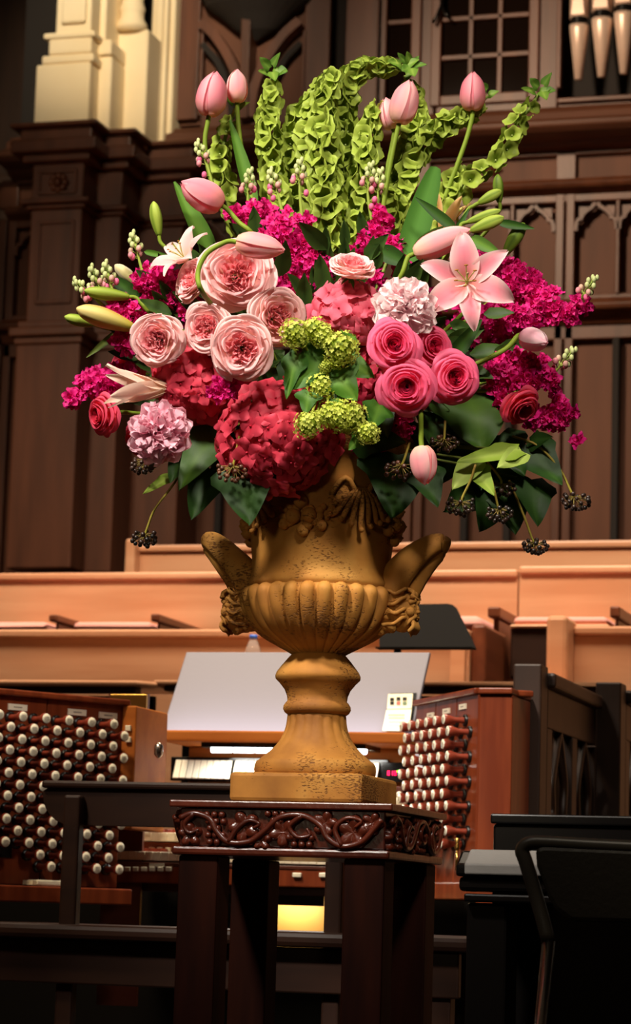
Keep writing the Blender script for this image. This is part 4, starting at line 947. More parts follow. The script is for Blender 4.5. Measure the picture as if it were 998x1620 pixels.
Rz = lambda a: Matrix.Rotation(a, 4, 'Z'); Rx = lambda a: Matrix.Rotation(a, 4, 'X'); T_ = lambda *v: Matrix.Translation(v); Sc = lambda s: Matrix.Scale(s, 4)
# ---- tulip : unit length 1 along +Z
def tulip_kit(name, c_base, c_mid, c_edge, open_=0.0):
    col = lambda t, s: mixc(mixc(mixc(c_base, c_mid, t * 2.4), c_edge, (abs(s) ** 1.3) * .95 * min(1, t * 1.3)), tuple(q * .72 for q in c_mid), max(0, 1 - abs(s) * 5) * .45 * t)
    pr_o = [(.03, 0), (.20, .03), (.335, .22), (.36, .45), (.30 + open_, .72), (.19 + open_ * 1.5, .88), (.10 + open_ * 2, .96), (.02 + open_ * 2, 1.04)]
    pr_i = [(.02, .01), (.17, .04), (.29, .22), (.305, .45), (.25, .74), (.12, .94), (.03, 1.0)]
    mo = rev_petal(MB(), 0, .96, pr_o, 12, 8, .30, .012, 1, col, .5, 0).mesh('petal', M['petal'], True)
    mi = rev_petal(MB(), 0, 1.0, pr_i, 12, 8, .26, .012, 2, col, .5, 0).mesh('petal', M['petal'], True)
    KIT[name] = [('petal', mo, Rz(i * 2 * pi / 3)) for i in range(3)] + [('petal', mi, Rz(pi / 3 + i * 2 * pi / 3)) for i in range(3)]
tulip_kit('tulip', C3(240, 196, 156), C3(246, 142, 158), C3(252, 196, 200))
tulip_kit('tulip_pale', C3(250, 230, 180), C3(250, 166, 174), C3(255, 216, 208), .01)
tulip_kit('tulip_white', C3(246, 160, 186), C3(250, 190, 204), C3(255, 236, 234))
# ---- roses
def rose_kit(name, seed, c_out, c_in, c_heart, c_base, garden=True):
    r = random.Random(seed); parts = []
    rings = [(5, 1.0, -.14, .86, .12), (5, .93, .0, .82, .08), (5, .82, .08, .78, .06), (5, .69, .12, .74, .05), (5, .56, .15, .72, .05)] if garden else [(4, 1.0, -.20, .98, .26), (4, .90, .0, 1.0, .16), (3, .75, .17, 1.3, .10), (3, .59, .27, 1.35, .05), (3, .45, .34, 1.4, .02)]
    for ri, (n, R, H, half, curl) in enumerate(rings):
        f = ri / 5
        for i in range(n):
            ph_ = 2 * pi * i / n + ri * .7 + r.uniform(-.15, .15); Rr = R * r.uniform(.93, 1.04); Hh = H + r.uniform(-.06, .06); curl = curl * r.uniform(.1, .8) if garden else curl
            pr = [(.05, -.60), (.42 * Rr, -.48 + .2 * f), (.70 * Rr, Hh - .24), (.84 * Rr, Hh - .10), (.94 * Rr, Hh), (Rr * (1 + .25 * curl), Hh + .02), (Rr * (1 + curl * .9), Hh - curl * .45)]
            co = mixc(c_out, c_in, f); col = lambda t, s, co=co: mixc(mixc(c_base, co, t * 1.8), c_out, max(0, (t - .72)) * 2.2 * (1 - f * .5))
            parts.append(('petal', rev_petal(MB(), ph_, half * r.uniform(.9, 1.1), pr, 10, 10, .13 if garden else .20, .075 if garden else .055, r.random(), col, .5, .02), 'petal', None))
    h = MB(); m = 26 if garden else 15
    for i in range(m):
        f = i / m; R = .36 * (1 - f) + .03; ph_ = i * 2.399 + r.uniform(-.2, .2)
        co = mixc(c_in, c_heart, f * 1.2 + r.uniform(-.15, .1)); col = lambda t, s, co=co: mixc(c_heart, co, t * t)
        if garden:
            R = r.uniform(.06, .44); pr = [(R * .45, -.3), (R * .75, -.1), (R * .95, .06), (R * 1.08, .15 + r.uniform(-.05, .05))]
            rev_petal(h, ph_, r.uniform(.5, 1.3), pr, 6, 8, .1, .085, r.random(), col, .5, .03, 5)
        else:
            pr = [(R * .7, -.4), (R * .92, -.1), (R * 1.0, .18), (R * 1.02 + .01, .34 - f * .12)]
            rev_petal(h, ph_, 1.35, pr, 6, 9, .1, .012, r.random(), col, .5, 0, 2)
    parts.append(('rose_heart', h, 'petal', None)); 
    cal = MB()
    for i in range(5): flat_petal(cal, .55, .16, -1.0, 0, 0, i, lambda t, s: G_LEAF, m=Rz(i * 2 * pi / 5) @ T_(0, .04, -.62))
    cal.ball((0, 0, -.66), .13, 10, 7, 0, G_LEAF); parts.append(('calyx', cal, 'leaf', None)); kit(name, parts)
for i in range(3): rose_kit('garden_rose%d' % i, 11 + i, C3(255, 216, 212), C3(253, 188, 190), C3(249, 158, 164), C3(252, 226, 186), True)
for i in range(2): rose_kit('pink_rose%d' % i, 21 + i, C3(250, 112, 150), C3(240, 76, 124), C3(232, 48, 98), C3(244, 110, 130), False)
rose_kit('coral_rose0', 31, C3(246, 92, 122), C3(234, 62, 94), C3(206, 36, 60), C3(236, 90, 90), False)
# ---- peony
def peony_kit(name, seed, c_out, c_in, c_deep):
    r = random.Random(seed); parts = []
    for ri, (n, R, H) in enumerate(((6, .98, -.25), (6, .9, -.02))):
        for i in range(n):
            pr = [(.06, -.5), (.5 * R, -.45), (.82 * R, -.2), (.95 * R, H), (R, H + .12)]; col = lambda t, s: mixc(c_deep, c_out, t * 1.3)
            parts.append(('guard_petal', rev_petal(MB(), 2 * pi * i / n + ri * .5, .66, pr, 8, 10, .14, .10, r.random(), col, .5, .08, 6), 'petal', None))
    for i in range(84):
        f = (i + .5) / 84; th = math.acos(1 - f * 1.02) ; ph_ = i * 2.39996; d = Vector((sin(th) * cos(ph_), sin(th) * sin(ph_), cos(th)))
        ln = r.uniform(.78, 1.02); col = lambda t, s: mixc(c_deep, mixc(c_in, c_out, min(1, .3 + abs(s))), t ** 1.5 * 1.1)
        q = d.to_track_quat('Y', 'Z').to_matrix().to_4x4() @ Matrix.Rotation(r.uniform(0, 6.28), 4, 'Y')
        mb = flat_petal(MB(), ln * .94, r.uniform(.40, .60), r.uniform(-.1, .1), .30, .15, r.random(), col, 9, 8, .30, q, .45, 0, r.uniform(-.9, .9), 2.2)
        mb.v = [(x, y, z_ * .82 - .02) for x, y, z_ in mb.v]; parts.append(('petal', mb, 'petal', None))
    kit(name, parts)
peony_kit('peony0', 41, C3(255, 240, 238), C3(254, 220, 224), C3(246, 172, 190)); peony_kit('peony1', 43, C3(250, 204, 216), C3(242, 168, 190), C3(226, 120, 152))
# ---- lily
def lily_kit(name, c_edge, c_mid, c_thr, opening=1.0, stam=True):
    parts = []; r = random.Random(5)
    for i in range(6):
        outer = i % 2; wd = (.46 if outer else .62); L = 1.12
        col = lambda t, s: mixc(mixc(c_thr, c_mid, t * 2.5), c_edge, max(abs(s) ** 2.0 * .95, (t - .66) * 2.4))
        a = pi / 2 - opening * .95
        mb = flat_petal(MB(), L, wd, 0, .10, .05, i, col, 12, 6, .78, None, .85, 0, -opening * 1.45, 1.5)
        parts.append(('petal', mb, 'petal', Rz(i * pi / 3 + r.uniform(-.08, .08)) @ T_(0, .04, -.02 * outer) @ Rx(a)))
    if stam:
        for i in range(6):
            an = i * pi / 3 + .4; e = Vector((cos(an) * .22, sin(an) * .22, .62)); mb = MB().tube(catmull([(0, 0, 0), (cos(an) * .06, sin(an) * .06, .3), e], 4), .011, 5, 0, C3(206, 214, 120))
            mb.ball(e, (.05, .018, .018), 7, 5, 0, C3(190, 130, 50)); parts.append(('stamen', mb, 'petal', None))
        parts.append(('pistil', MB().tube([(0, 0, 0), (.02, .0, .4), (.05, 0, .74)], .016, 6, 0, C3(190, 205, 110)).ball((.05, 0, .75), .03, 8, 5, 0, C3(180, 150, 110)), 'petal', None))
    kit(name, parts)
lily_kit('lily_open', C3(252, 220, 216), C3(242, 136, 152), C3(226, 130, 110), 1.0); lily_kit('lily_half', C3(250, 226, 206), C3(244, 200, 180), C3(226, 190, 120), .22, False)
lily_kit('lily_pale', C3(250, 214, 206), C3(248, 190, 186), C3(236, 190, 150), .8); lily_kit('lily_peach', C3(250, 216, 150), C3(244, 178, 110), C3(220, 160, 80), .30, False)
def bud_kit(name, c1, c2, c3):
    mb = MB(); P = catmull([(.012, 0, 0), (.07, .06, 0), (.12, .3, 0), (.145, .58, 0), (.11, .84, 0), (.04, .97, 0), (.004, 1, 0)], 5); rows = []; cs = []; n = 24
    for p in P:
        row = []; cr = []
        for j in range(n):
            a = 2 * pi * j / n; rid = 1 + .10 * max(0, cos(3 * a)) ** 3 - .08 * max(0, -cos(3 * a)) ** 4; row.append((p.x * rid * cos(a), p.x * rid * sin(a), p.y)); cr.append(mixc(mixc(c1, c2, p.y), c3, max(0, -cos(3 * a)) ** 2 * .8))
        rows.append(row); cs.append(cr)
    mb.grid(rows, 0, True, cs); kit(name, [('bud', mb, 'leaf', None)])
bud_kit('bud_green', C3(130, 150, 46), C3(176, 194, 84), C3(100, 128, 36)); bud_kit('bud_cream', C3(150, 150, 56), C3(240, 224, 170), C3(250, 240, 206)); bud_kit('bud_dark', C3(90, 110, 30), C3(110, 134, 46), C3(64, 86, 22)); bud_kit('bud_tawny', C3(150, 140, 40), C3(236, 214, 140), C3(196, 150, 70))
# ---- small florets
def stock_floret(seed, c1, c2):
    r = random.Random(seed); mb = MB()
    for lay, (n, L, a0) in enumerate(((4, 1.0, .25), (4, .75, .8), (3, .5, 1.15))):
        for i in range(n):
            cc = mixc(c1, c2, r.random()); col = lambda t, s: mixc(mixc(c2, cc, t * 1.5), c1, abs(s) * .3)
            flat_petal(mb, L, L * .92, r.uniform(-.2, .2), .06, .16, r.random(), col, 5, 4, .42, Rz(i * 2 * pi / n + lay * .6 + r.uniform(-.2, .2)) @ Rx(a0 + r.uniform(-.2, .25)), .6, 0, -.5, 1.6)
    return mb.mesh('floret', M['petal'], True)
SF = [stock_floret(i, C3(240, 40, 146), C3(206, 14, 104)) for i in range(4)] ; SFr = [stock_floret(9 + i, C3(222, 34, 110), C3(170, 10, 60)) for i in range(2)]
def hyd_floret(seed, c1, c2):
    r = random.Random(seed); mb = MB()
    for i in range(4):
        col = lambda t, s: mixc(c2, c1, t * 1.4)
        flat_petal(mb, 1, 1.05, r.uniform(-.15, .15), -.05, .07, r.random(), col, 6, 4, .5, Rz(i * pi / 2 + r.uniform(-.1, .1)) @ Rx(.16 + r.uniform(-.1, .15)), .55, 0, -.30, 1)
    mb.ball((0, 0, .06), .09, 6, 4, 0, c2); return mb.mesh('floret', M['petal'], True)
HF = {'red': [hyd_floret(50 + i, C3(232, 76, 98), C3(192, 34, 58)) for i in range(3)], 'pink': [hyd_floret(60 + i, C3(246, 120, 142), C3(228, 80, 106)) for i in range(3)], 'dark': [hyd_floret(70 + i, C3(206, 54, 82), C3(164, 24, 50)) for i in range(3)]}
def bell_mesh(seed):
    r = random.Random(seed); mb = MB(); P = catmull([(.07, 0, 0), (.20, .12, 0), (.40, .38, 0), (.62, .62, 0), (.92, .78, 0), (1.06, .80, 0)], 4); n = 20; rows = []; cs = []; p0 = r.uniform(0, 6)
    for i, p in enumerate(P):
        t = i / (len(P) - 1); row = []; cr = []
        for j in range(n):
            a = 2 * pi * j / n; k = 1 + .10 * t * t * cos(5 * a + p0); row.append((p.x * k * cos(a), p.x * k * sin(a) * .82, p.y + .10 * t * t * sin(5 * a + p0 * 2) + .12 * t * cos(a))); cr.append(mixc(G_BELL2, G_BELL, .25 + .8 * t))
        rows.append(row); cs.append(cr)
    mb.grid(rows, 0, True, cs); mb.ball((0, 0, .22), .09, 6, 4, 0, C3(210, 220, 140)); return mb.mesh('bell', M['leaf'], True)
BELL = [bell_mesh(i) for i in range(4)]
def ivy_mesh(seed, c1, c2, lob=.35, n_=9):
    r = random.Random(seed); mb = MB(); rows, cs = [], []
    for i in range(n_ + 1):
        t = i / n_; wd = .5 * (sin(pi * min(1, (t * .92 + .08) ** .62)) ** .75) * (1 + lob * max(0, cos((t - .28) * 9)) * (t < .62)); wd = max(wd, .01); row, cr = [], []
        for j in range(7):
            s = -1 + j / 3; z_ = .10 * abs(s) * wd * 2 - .10 * t * t + .05 * sin(6 * t + s * 2 + seed); row.append((s * wd, t - .10 * abs(s) * (1 - t), z_ - .12 * s * s * wd)); cr.append(mixc(c2, c1, .25 + .75 * abs(s) ** .6) if j != 3 else c2)
        rows.append(row); cs.append(cr)
    return mb.grid(rows, 0, False, cs).mesh('leaf_blade', M['leaf'], True)
IVY = {'dark': [ivy_mesh(i, C3(32, 58, 20), C3(50, 80, 30)) for i in range(3)], 'mid': [ivy_mesh(5 + i, C3(50, 80, 24), C3(76, 108, 38)) for i in range(2)], 'light': [ivy_mesh(8, C3(116, 140, 46), C3(146, 166, 74)), ivy_mesh(9, C3(138, 158, 70), C3(164, 180, 96), .1)]}  # 'light' leaves have the light on them put into the green
def frame_m(o, ydir, zdir, sx, sy=None, sz=None):
    y = Vector(ydir).normalized(); z_ = Vector(zdir); z_ = (z_ - y * z_.dot(y)).normalized(); x = y.cross(z_)
    m = Matrix((x, y, z_)).transposed().to_4x4() @ Matrix.Diagonal((sx, sy or sx, sz or sx, 1)); m.translation = o; return m
def stem_part(root, pts, rad, col=G_STEM, name='stem', n=7):
    return part(name, MB().tube(catmull(pts, 5), rad, n, 0, col), M['leaf'], root, True)
def pxpath(P, dd): return [FP(p[0], p[1], dd if len(p) < 3 else p[2]) for p in P]

# ---------------- tulips : base px, tip px, kit, stem px, depth, toward-viewer component, width
def tulip(label, base, tip, stem, dd, tow=0.0, k='tulip', wd=1.0, spin=0, group='pink tulips'):
    b, t = FP(*base, dd), FP(*tip, dd); d = t - b; L = d.length / sqrt(max(.2, 1 - tow * tow)); dv = (d.normalized() * sqrt(1 - tow * tow) + cdir(0, 0, 1) * tow)
    o = thing('tulip', label, 'tulip', b, dv.to_track_quat('Z', 'Y') @ Matrix.Rotation(spin, 3, 'Z').to_quaternion(), L, group)
    for n, me, mt in KIT[k]: link(n, me, o, Matrix.Diagonal((wd, wd, 1, 1)) @ mt)
    P = [b + dv * .006] + [b - dv * .012] + pxpath(stem, dd); stem_part(o, P, .0052); return o
tulip('tall pink tulip at top left with the larger bloom of the upright pair', (330, 184), (341, 117), [(324, 225), (331, 275), (350, 330), (400, 420, 0)], .02, .1, 'tulip', .98, .4)
tulip('small pale pink tulip close behind the tall one at top left', (375, 163), (375, 113), [(379, 215), (392, 290), (430, 420, 0)], .05, .1, 'tulip_pale', .92, 1.0)
tulip('coral-edged tulip half hidden behind another at top right of centre', (621, 205), (609, 158), [(612, 270), (603, 330), (585, 430, 0)], .0, .1, 'tulip_pale', .95, .2)
tulip('pink tulip overlapping the coral-edged one, above the bells of Ireland', (631, 196), (648, 131), [(619, 250), (607, 320), (600, 380), (585, 450, .0)], -.05, .1, 'tulip_pale', .9, .7)
tulip('upright pink tulip on a long straight stem at upper right', (747, 176), (748, 116), [(736, 225), (708, 300), (680, 375), (640, 450, 0)], .02, .05, 'tulip', .92, 1.57)
tulip('deep pink tulip leaning left beside a green blade leaf', (351, 326), (290, 292), [(378, 352), (400, 372), (430, 430, 0)], -.12, .25, 'tulip', .98, .2)
tulip('pale tulip on a looping stem in front of the largest garden rose', (373, 383), (448, 396), [(350, 386), (326, 402), (313, 432), (320, 462), (350, 500, -.1)], -.36, .1, 'tulip_pale', .76, .3)
tulip('cream-based pink tulip lying sideways above the open lily', (655, 402), (740, 366), [(643, 412), (632, 440), (600, 480, -.1)], -.14, .15, 'tulip_pale', .62, .9)
tulip('nodding pale tulip facing out at the right on a slanting stem', (826, 533), (862, 545), [(800, 552), (755, 575), (690, 600, -.1)], -.16, .70, 'tulip_white', 1.0, .5)
tulip('pink tulip hanging head down below the hot pink roses', (667, 706), (673, 766), [(666, 680), (664, 640), (650, 600, -.15)], -.30, .1, 'tulip_pale', .98, .9)
# ---------------- roses
def rose(label, px, py, r, f, kitn, dd=None, spin=0, cat='rose', nm='garden_rose', grp='pale garden roses', st=True):
    p = FP(px, py, dd); s = r * SC * .88; fc = face(*f, spin); z_ = cdir(*f); c = p - z_ * s * .05
    o = thing(nm, label, cat, c, fc, s, grp); use(kitn, o)
    if st: e = c - z_ * s * 1.6; stem_part(o, [c - z_ * s * .6, e, e.lerp(CORE, .5) - z_ * .02, CORE + (e - CORE) * .15], .0045)
    return o
A = auto_dd
rose('oval pale pink garden rose farthest left in the cluster', 247, 538, 48, (-.25, -.05, 1), 'garden_rose0', A(247, 538) - .04)
rose('largest pale garden rose at the top of the cluster under the looping tulip', 375, 432, 66, (.1, .12, 1), 'garden_rose1', A(375, 432) - .03, 1)
rose('pale garden rose seen from the side, tucked left of the largest one', 300, 440, 42, (-.75, .35, .6), 'garden_rose2', A(300, 440) + .02)
rose('pale garden rose half hidden behind the lowest one of the cluster', 325, 518, 45, (-.35, .05, 1), 'garden_rose2', A(325, 518) - .02, 2)
rose('lowest pale garden rose of the cluster, facing straight out', 382, 551, 55, (0, -.05, 1), 'garden_rose1', A(382, 551) - .09, 2.4)
rose('pale garden rose beside the green snowball flowers', 441, 500, 52, (.45, .05, 1), 'garden_rose0', A(441, 500) - .03, .5)
rose('pale garden rose alone above the pink hydrangea, seen from the side', 558, 416, 42, (.1, .85, .5), 'garden_rose2', A(558, 416) - .02, .8)
rose('peach rose seen from below under the lone garden rose', 552, 456, 26, (.1, .3, .5), 'garden_rose0', A(558, 456) + .03, .8)
kw = dict(nm='pink_rose', grp='hot pink roses')
rose('upper left hot pink rose under the white-pink peony', 624, 545, 41, (.1, .15, 1), 'pink_rose0', A(624, 545) - .08, 0, **kw)
rose('small hot pink rose right of the upper one, below the open lily', 687, 548, 34, (.4, .1, 1), 'pink_rose1', A(687, 548) - .03, 1, **kw)
rose('hot pink rose at the lower left of the four, above the hanging tulip', 643, 613, 44, (-.05, -.1, 1), 'pink_rose1', A(643, 613) - .09, 2, **kw)
rose('hot pink rose at the lower right of the four, above the ivy', 720, 597, 41, (.2, .05, 1), 'pink_rose0', A(720, 597) - .06, 2, **kw)
rose('coral pink rose facing down beneath the magenta stock at right', 826, 646, 36, (.45, -.6, .6), 'coral_rose0', A(826, 646) - .02, 0, **kw)
rose('coral pink rose facing left at the lower left edge', 158, 657, 37, (-.8, -.1, .6), 'coral_rose0', -.08, 1, **kw)
rose('red-pink rose half hidden behind the lower left peony', 222, 702, 36, (-.5, -.5, .6), 'coral_rose0', -.06, 2, **kw)
rose('red-pink rose half hidden below the leftmost garden rose', 197, 583, 36, (-.5, .1, .8), 'coral_rose0', -.03, 0.4, **kw)
rose('white and pink peony above the four hot pink roses', 641, 484, 58, (.05, .35, 1), 'peony0', A(641, 484) - .05, 0, 'peony', 'peony', 'peonies')
rose('mid pink peony hanging at lower left beside a dark ivy leaf', 251, 684, 57, (-.15, .1, 1), 'peony1', A(251, 684) - .10, 1, 'peony', 'peony', 'peonies')
# ---------------- lilies and buds
rose('open pink oriental lily with long stamens at the right', 739, 448, 84, (-.12, .2, 1), 'lily_open', A(738, 452) - .055, .10, 'lily', 'oriental_lily', 'lilies')
rose('pale pink lily opening behind the garden roses at left', 294, 412, 62, (-.6, .7, .5), 'lily_pale', A(292, 410) + .04, 0, 'lily', 'oriental_lily', 'lilies')
def trumpet(label, base, tip, k, dd, tow=.1, stem=None, nm='lily_bud', wd=1, grp='lily buds', cat='lily bud', sc=1):
    b, t = FP(*base, dd), FP(*tip, dd); d = t - b; L = d.length * sc; dv = (d.normalized() + cdir(0, 0, 1) * tow).normalized()
    o = thing(nm, label, cat, b, dv.to_track_quat('Z', 'Y'), L, grp)
    for n, me, mt in KIT[k]: link(n, me, o, Matrix.Diagonal((wd, wd, 1, 1)) @ (mt or Matrix()))
    if stem: stem_part(o, [b + dv * .004] + [b - dv * .012] + pxpath(stem, dd), .0042)
    return o
trumpet('half open cream and pink lily pointing left above a coral rose', (272, 614), (162, 611), 'lily_half', -.20, .25, [(300, 620), (360, 640, -.08)], 'oriental_lily', .55, 'lilies', 'lily', .9)
trumpet('peach lily opening upwards behind the sideways tulip', (697, 372), (718, 308), 'lily_peach', .0, .1, [(690, 400), (660, 460)], 'oriental_lily', .5, 'lilies', 'lily', .95)
TB = [('upright pale green lily bud standing free at the upper left', (252, 374), (243, 319), 'bud_green', -.02, [(262, 392), (280, 410), (330, 470)], 1.15),
      ('slim green lily bud lying level left of the magenta stock', (206, 470), (133, 460), 'bud_green', -.12, [(225, 482), (245, 500), (320, 540)], 1.0),
      ('long tawny cream lily bud pointing left above a small green bud', (212, 519), (121, 488), 'bud_tawny', -.14, [(235, 530), (320, 560)], 1.15),
      ('small bright green lily bud at the far left of the arrangement', (149, 514), (102, 501), 'bud_green', -.10, [(180, 522), (212, 527), (320, 560)], 1.3),
      ('creamy lily bud peeping beside the upper left magenta stock', (224, 456), (182, 419), 'bud_cream', -.06, [(240, 470), (320, 520)], 1.3),
      ('light green lily bud pointing right, lower of the pair above the open lily', (743, 366), (797, 344), 'bud_green', -.10, [(730, 375), (690, 430)], 1.2),
      ('green lily bud pointing right, just above the lower one of the pair', (738, 352), (792, 333), 'bud_green', -.07, [(725, 365), (690, 430)], .9),
      ('green lily bud beneath the upper right bells', (756, 322), (793, 302), 'bud_green', -.04, [(735, 340), (690, 430)], 1.4),
      ('dark lily bud standing upright at the right of the bells', (790, 322), (787, 276), 'bud_dark', -.03, [(782, 345), (770, 365), (700, 440)], 1.2),
      ('dark green lily bud under a leaf at right', (798, 403), (829, 353), 'bud_dark', -.06, [(788, 412), (720, 470)], 1.3)]
for l, b, t, k, dd, st, wd in TB: trumpet(l, b, t, k, dd, .05, st, 'lily_bud', wd)
# ---------------- blade leaves
def blade(label, base, tip, wpx, dd, c1, c2, bend=0, twist=0, fold=.25, cat='leaf', nm='tulip_leaf', grp='blade leaves', back=0, zed=(0, 0, 1), pt=.7):
    b, t = FP(*base, dd), FP(*tip, dd); L = (t - b).length; o = thing(nm, label, cat, b, None, 1, grp)
    mb = flat_petal(MB(), 1.0, 1.0, bend, 0, .0, 1, lambda u, s: mixc(c2, c1, abs(s)), 14, 4, .62, None, pt, fold, back)
    mt = frame_m(b, t - b, cdir(*zed), wpx * SC, L, wpx * SC); mb.v = [tuple(mt @ Vector(p)) for p in mb.v]; part('blade', mb, M['leaf'], o, True); return o
cA, cB = C3(72, 112, 34), C3(98, 140, 52); cD, cE = C3(40, 70, 26), C3(60, 96, 36)
blade('long green blade leaf slanting up left beside the deep pink tulip', (336, 408), (274, 288), 34, -.05, cA, cB, .15, 0, .4, zed=(.5, .2, 1))
blade('tall dark green blade leaf behind the small pale tulip stem', (402, 330), (363, 190), 26, .04, cA, cB, .1, 0, .4, zed=(.5, 0, 1))
blade('broad glossy blade leaf with a folded tip right of the bells', (640, 420), (690, 262), 44, -.06, C3(62, 108, 34), C3(84, 134, 52), .1, 0, .2, back=.3, pt=.32)
blade('narrow dark leaf drooping across the broad blade leaf', (720, 362), (656, 312), 18, -.12, cD, cE, .3, 0, .3)
blade('slim dark leaf curving left below the small green buds', (190, 522), (134, 568), 12, -.08, C3(84, 104, 40), C3(110, 128, 56), .5, 0, .3)
blade('thin leaf reaching right behind the upright green bud', (228, 398), (276, 408), 10, -.02, cA, cB, .4, 0, .3)
blade('dark leaf rising between buds and stock at left', (220, 470), (165, 432), 22, -.07, cD, cE, .2, 0, .3)
blade('dark lily leaf pointing right above the dark bud', (788, 352), (846, 362), 14, -.08, cD, cE, .3, 0, .3)
blade('curved lily leaf over the open lily', (744, 376), (796, 405), 20, -.20, C3(70, 106, 40), cB, .5, 0, .3)
blade('dark leaf beneath the right-hand lily petal', (704, 580), (762, 505), 26, -.16, cD, cE, .2, 0, .3)
blade('dark leaf leaning right behind the sideways tulip', (690, 420), (742, 330), 16, -.05, cD, cE, .2, 0, .3)
blade('small dark leaf crossing under the leftmost garden rose', (226, 598), (190, 640), 22, -.16, cD, cE, .2, 0, .3)
blade('dark leaf under the sideways tulip at centre right', (600, 395), (650, 420), 30, -.08, cD, cE, .2, 0, .3)
# ---------------- stock : list of blobs (px,py,r,count) plus bud tips (path)
def stock(label, blobs, tips, dd=None, seed=0, kinds=SF, fsize=16, ctr=None):
    r = random.Random(seed); x0, y0 = blobs[0][0], blobs[0][1]; d0 = auto_dd(x0, y0) if dd is None else dd
    root = thing('stock_flower', label, 'stock flower', FP(x0, y0, d0), None, 1, 'magenta stock')
    for (bx, by, br, n) in blobs:
        c = FP(bx, by, d0 + br * SC * .3)
        for i in range(n):
            f = (i + .5) / n; rr = sqrt(f) * br; an = i * 2.39996 + seed; dx, dy = rr * cos(an), rr * sin(an); h = sqrt(max(0, 1.1 - f))
            p = FP(bx + dx, by + dy, d0 + br * SC * (.3 - .8 * h) + r.uniform(-.008, .008)); s = fsize * SC * r.uniform(.85, 1.2)
            q = face(dx / br * .9 + r.uniform(-.4, .4), -dy / br * .9 + r.uniform(-.4, .4), .75 + h * .4, r.uniform(0, 6))
            m = Matrix.Translation(p) @ q.to_matrix().to_4x4() @ Sc(s); link('floret', r.choice(kinds), root, rootw(root).inverted() @ m)
    b0 = FP(x0, y0, d0 + .02); stem_part(root, [b0, b0.lerp(CORE, .5), b0.lerp(CORE, .85)], .004)
    for tp_ in tips:
        P = catmull(pxpath(tp_, d0), 5); P0 = [b0] + P if len(tp_) < 3 else P
        mb = MB().tube(P, [.0042 - .0018 * i / len(P) for i in range(len(P))], 6, 0, C3(150, 168, 70)); end = P[-1]; dirn = (P[-1] - P[-3]).normalized()
        for i in range(13):
            a = i * 2.4; side = (dirn.cross(cdir(0, 0, 1)).normalized() * cos(a) + dirn.cross(dirn.cross(cdir(0, 0, 1))).normalized() * sin(a)); t = i / 13
            q = end + dirn * (.024 - .052 * t) + side * (.004 + .013 * t); mb.tube([end - dirn * (.03 * t + .004), q - side * .002], .0014, 5, 0, C3(150, 168, 80))
            cc = C3(196, 204, 140) if t < .62 else mixc(C3(206, 196, 150), C3(226, 130, 150), (t - .5) * 2); mb.ball(q, (.0042 + .002 * t, .0042 + .002 * t, .0068 + .001 * t), 7, 5, 0, cc)
        part('bud_tip', mb, M['leaf'], root, True)
        for i in range(2):
            q = P[int(len(P) * (.45 + .25 * i))]; s = 8 * SC; sd = r.choice((-1, 1)); p = q + cdir(sd, .3, .3) * .014
            part('side_bud', MB().tube([q, p], .0016, 5, 0, G_STEM).ball(p, (.006, .006, .008), 8, 6, 0, C3(232, 110, 150)), M['leaf'], root, True)
    return root
stock('magenta stock at upper left with one upright bud tip', [(252, 440, 26, 12), (262, 470, 22, 8), (226, 440, 14, 4)], [[(235, 455), (224, 425), (213, 385)]], -.10, 1)
stock('magenta stock at left below two pale bud tips', [(215, 496, 26, 9), (182, 490, 22, 6), (200, 536, 18, 6)], [[(185, 500), (165, 470), (150, 438)], [(190, 490), (178, 460), (170, 432)], [(170, 490), (148, 470), (130, 455)]], -.10, 2)
stock('magenta stock at the lower left edge with round side buds', [(150, 606, 22, 9), (178, 600, 20, 7), (116, 630, 9, 3), (196, 590, 12, 3)], [], -.06, 3)
stock('large magenta stock in the middle with bud tips', [(455, 372, 40, 20), (478, 415, 40, 20), (482, 455, 34, 14), (508, 425, 24, 9)], [[(450, 350), (440, 310), (432, 285)], [(478, 350), (474, 300), (474, 270)]], -.10, 4)
stock('magenta stock behind the looping tulip at upper left of centre', [(405, 345, 24, 9), (430, 352, 20, 7), (372, 340, 10, 3)], [[(396, 350), (392, 315), (394, 285)], [(345, 330), (330, 270), (318, 240)]], -.03, 5)
stock('loose magenta stock among the stems right of centre', [(600, 345, 16, 4), (592, 375, 20, 6), (618, 395, 20, 6), (636, 420, 16, 4), (575, 395, 16, 5), (590, 440, 18, 5)], [[(598, 380), (597, 320), (600, 285)], [(590, 360), (582, 310), (585, 275)]], -.05, 6)
stock('magenta stock behind the open lily petals at right', [(815, 445, 32, 14), (840, 458, 24, 8), (795, 430, 20, 7)], [], -.02, 7)
stock('long magenta stock spike reaching to the right edge', [(790, 500, 28, 11), (835, 500, 24, 9), (870, 478, 22, 7), (880, 498, 14, 4), (916, 482, 12, 3), (905, 498, 10, 2)], [[(845, 500), (880, 495), (912, 478), (932, 452)]], -.04, 8)
stock('thick magenta stock cluster below the nodding tulip', [(812, 590, 38, 18), (840, 590, 34, 14), (788, 600, 22, 8), (800, 625, 24, 8), (872, 604, 10, 3)], [[(850, 600), (875, 590), (897, 565)]], -.12, 9)
stock('small magenta stock spray at the lower right edge', [(884, 645, 16, 5), (897, 655, 12, 3), (876, 665, 15, 5), (846, 660, 16, 5), (918, 700, 6, 1)], [], -.08, 10)
stock('shaded magenta stock deep behind the lily and hot pink roses', [(765, 530, 32, 12), (740, 505, 26, 8), (790, 545, 24, 8), (690, 470, 20, 5)], [], .02, 11)
stock('tiny magenta stock spray under the lowest garden rose', [(350, 615, 16, 5), (368, 608, 12, 3)], [], -.30, 12)
stock('deep magenta stock between the cluster roses and the centre', [(330, 470, 24, 7), (430, 440, 22, 7), (300, 490, 18, 5)], [], -.10, 13)
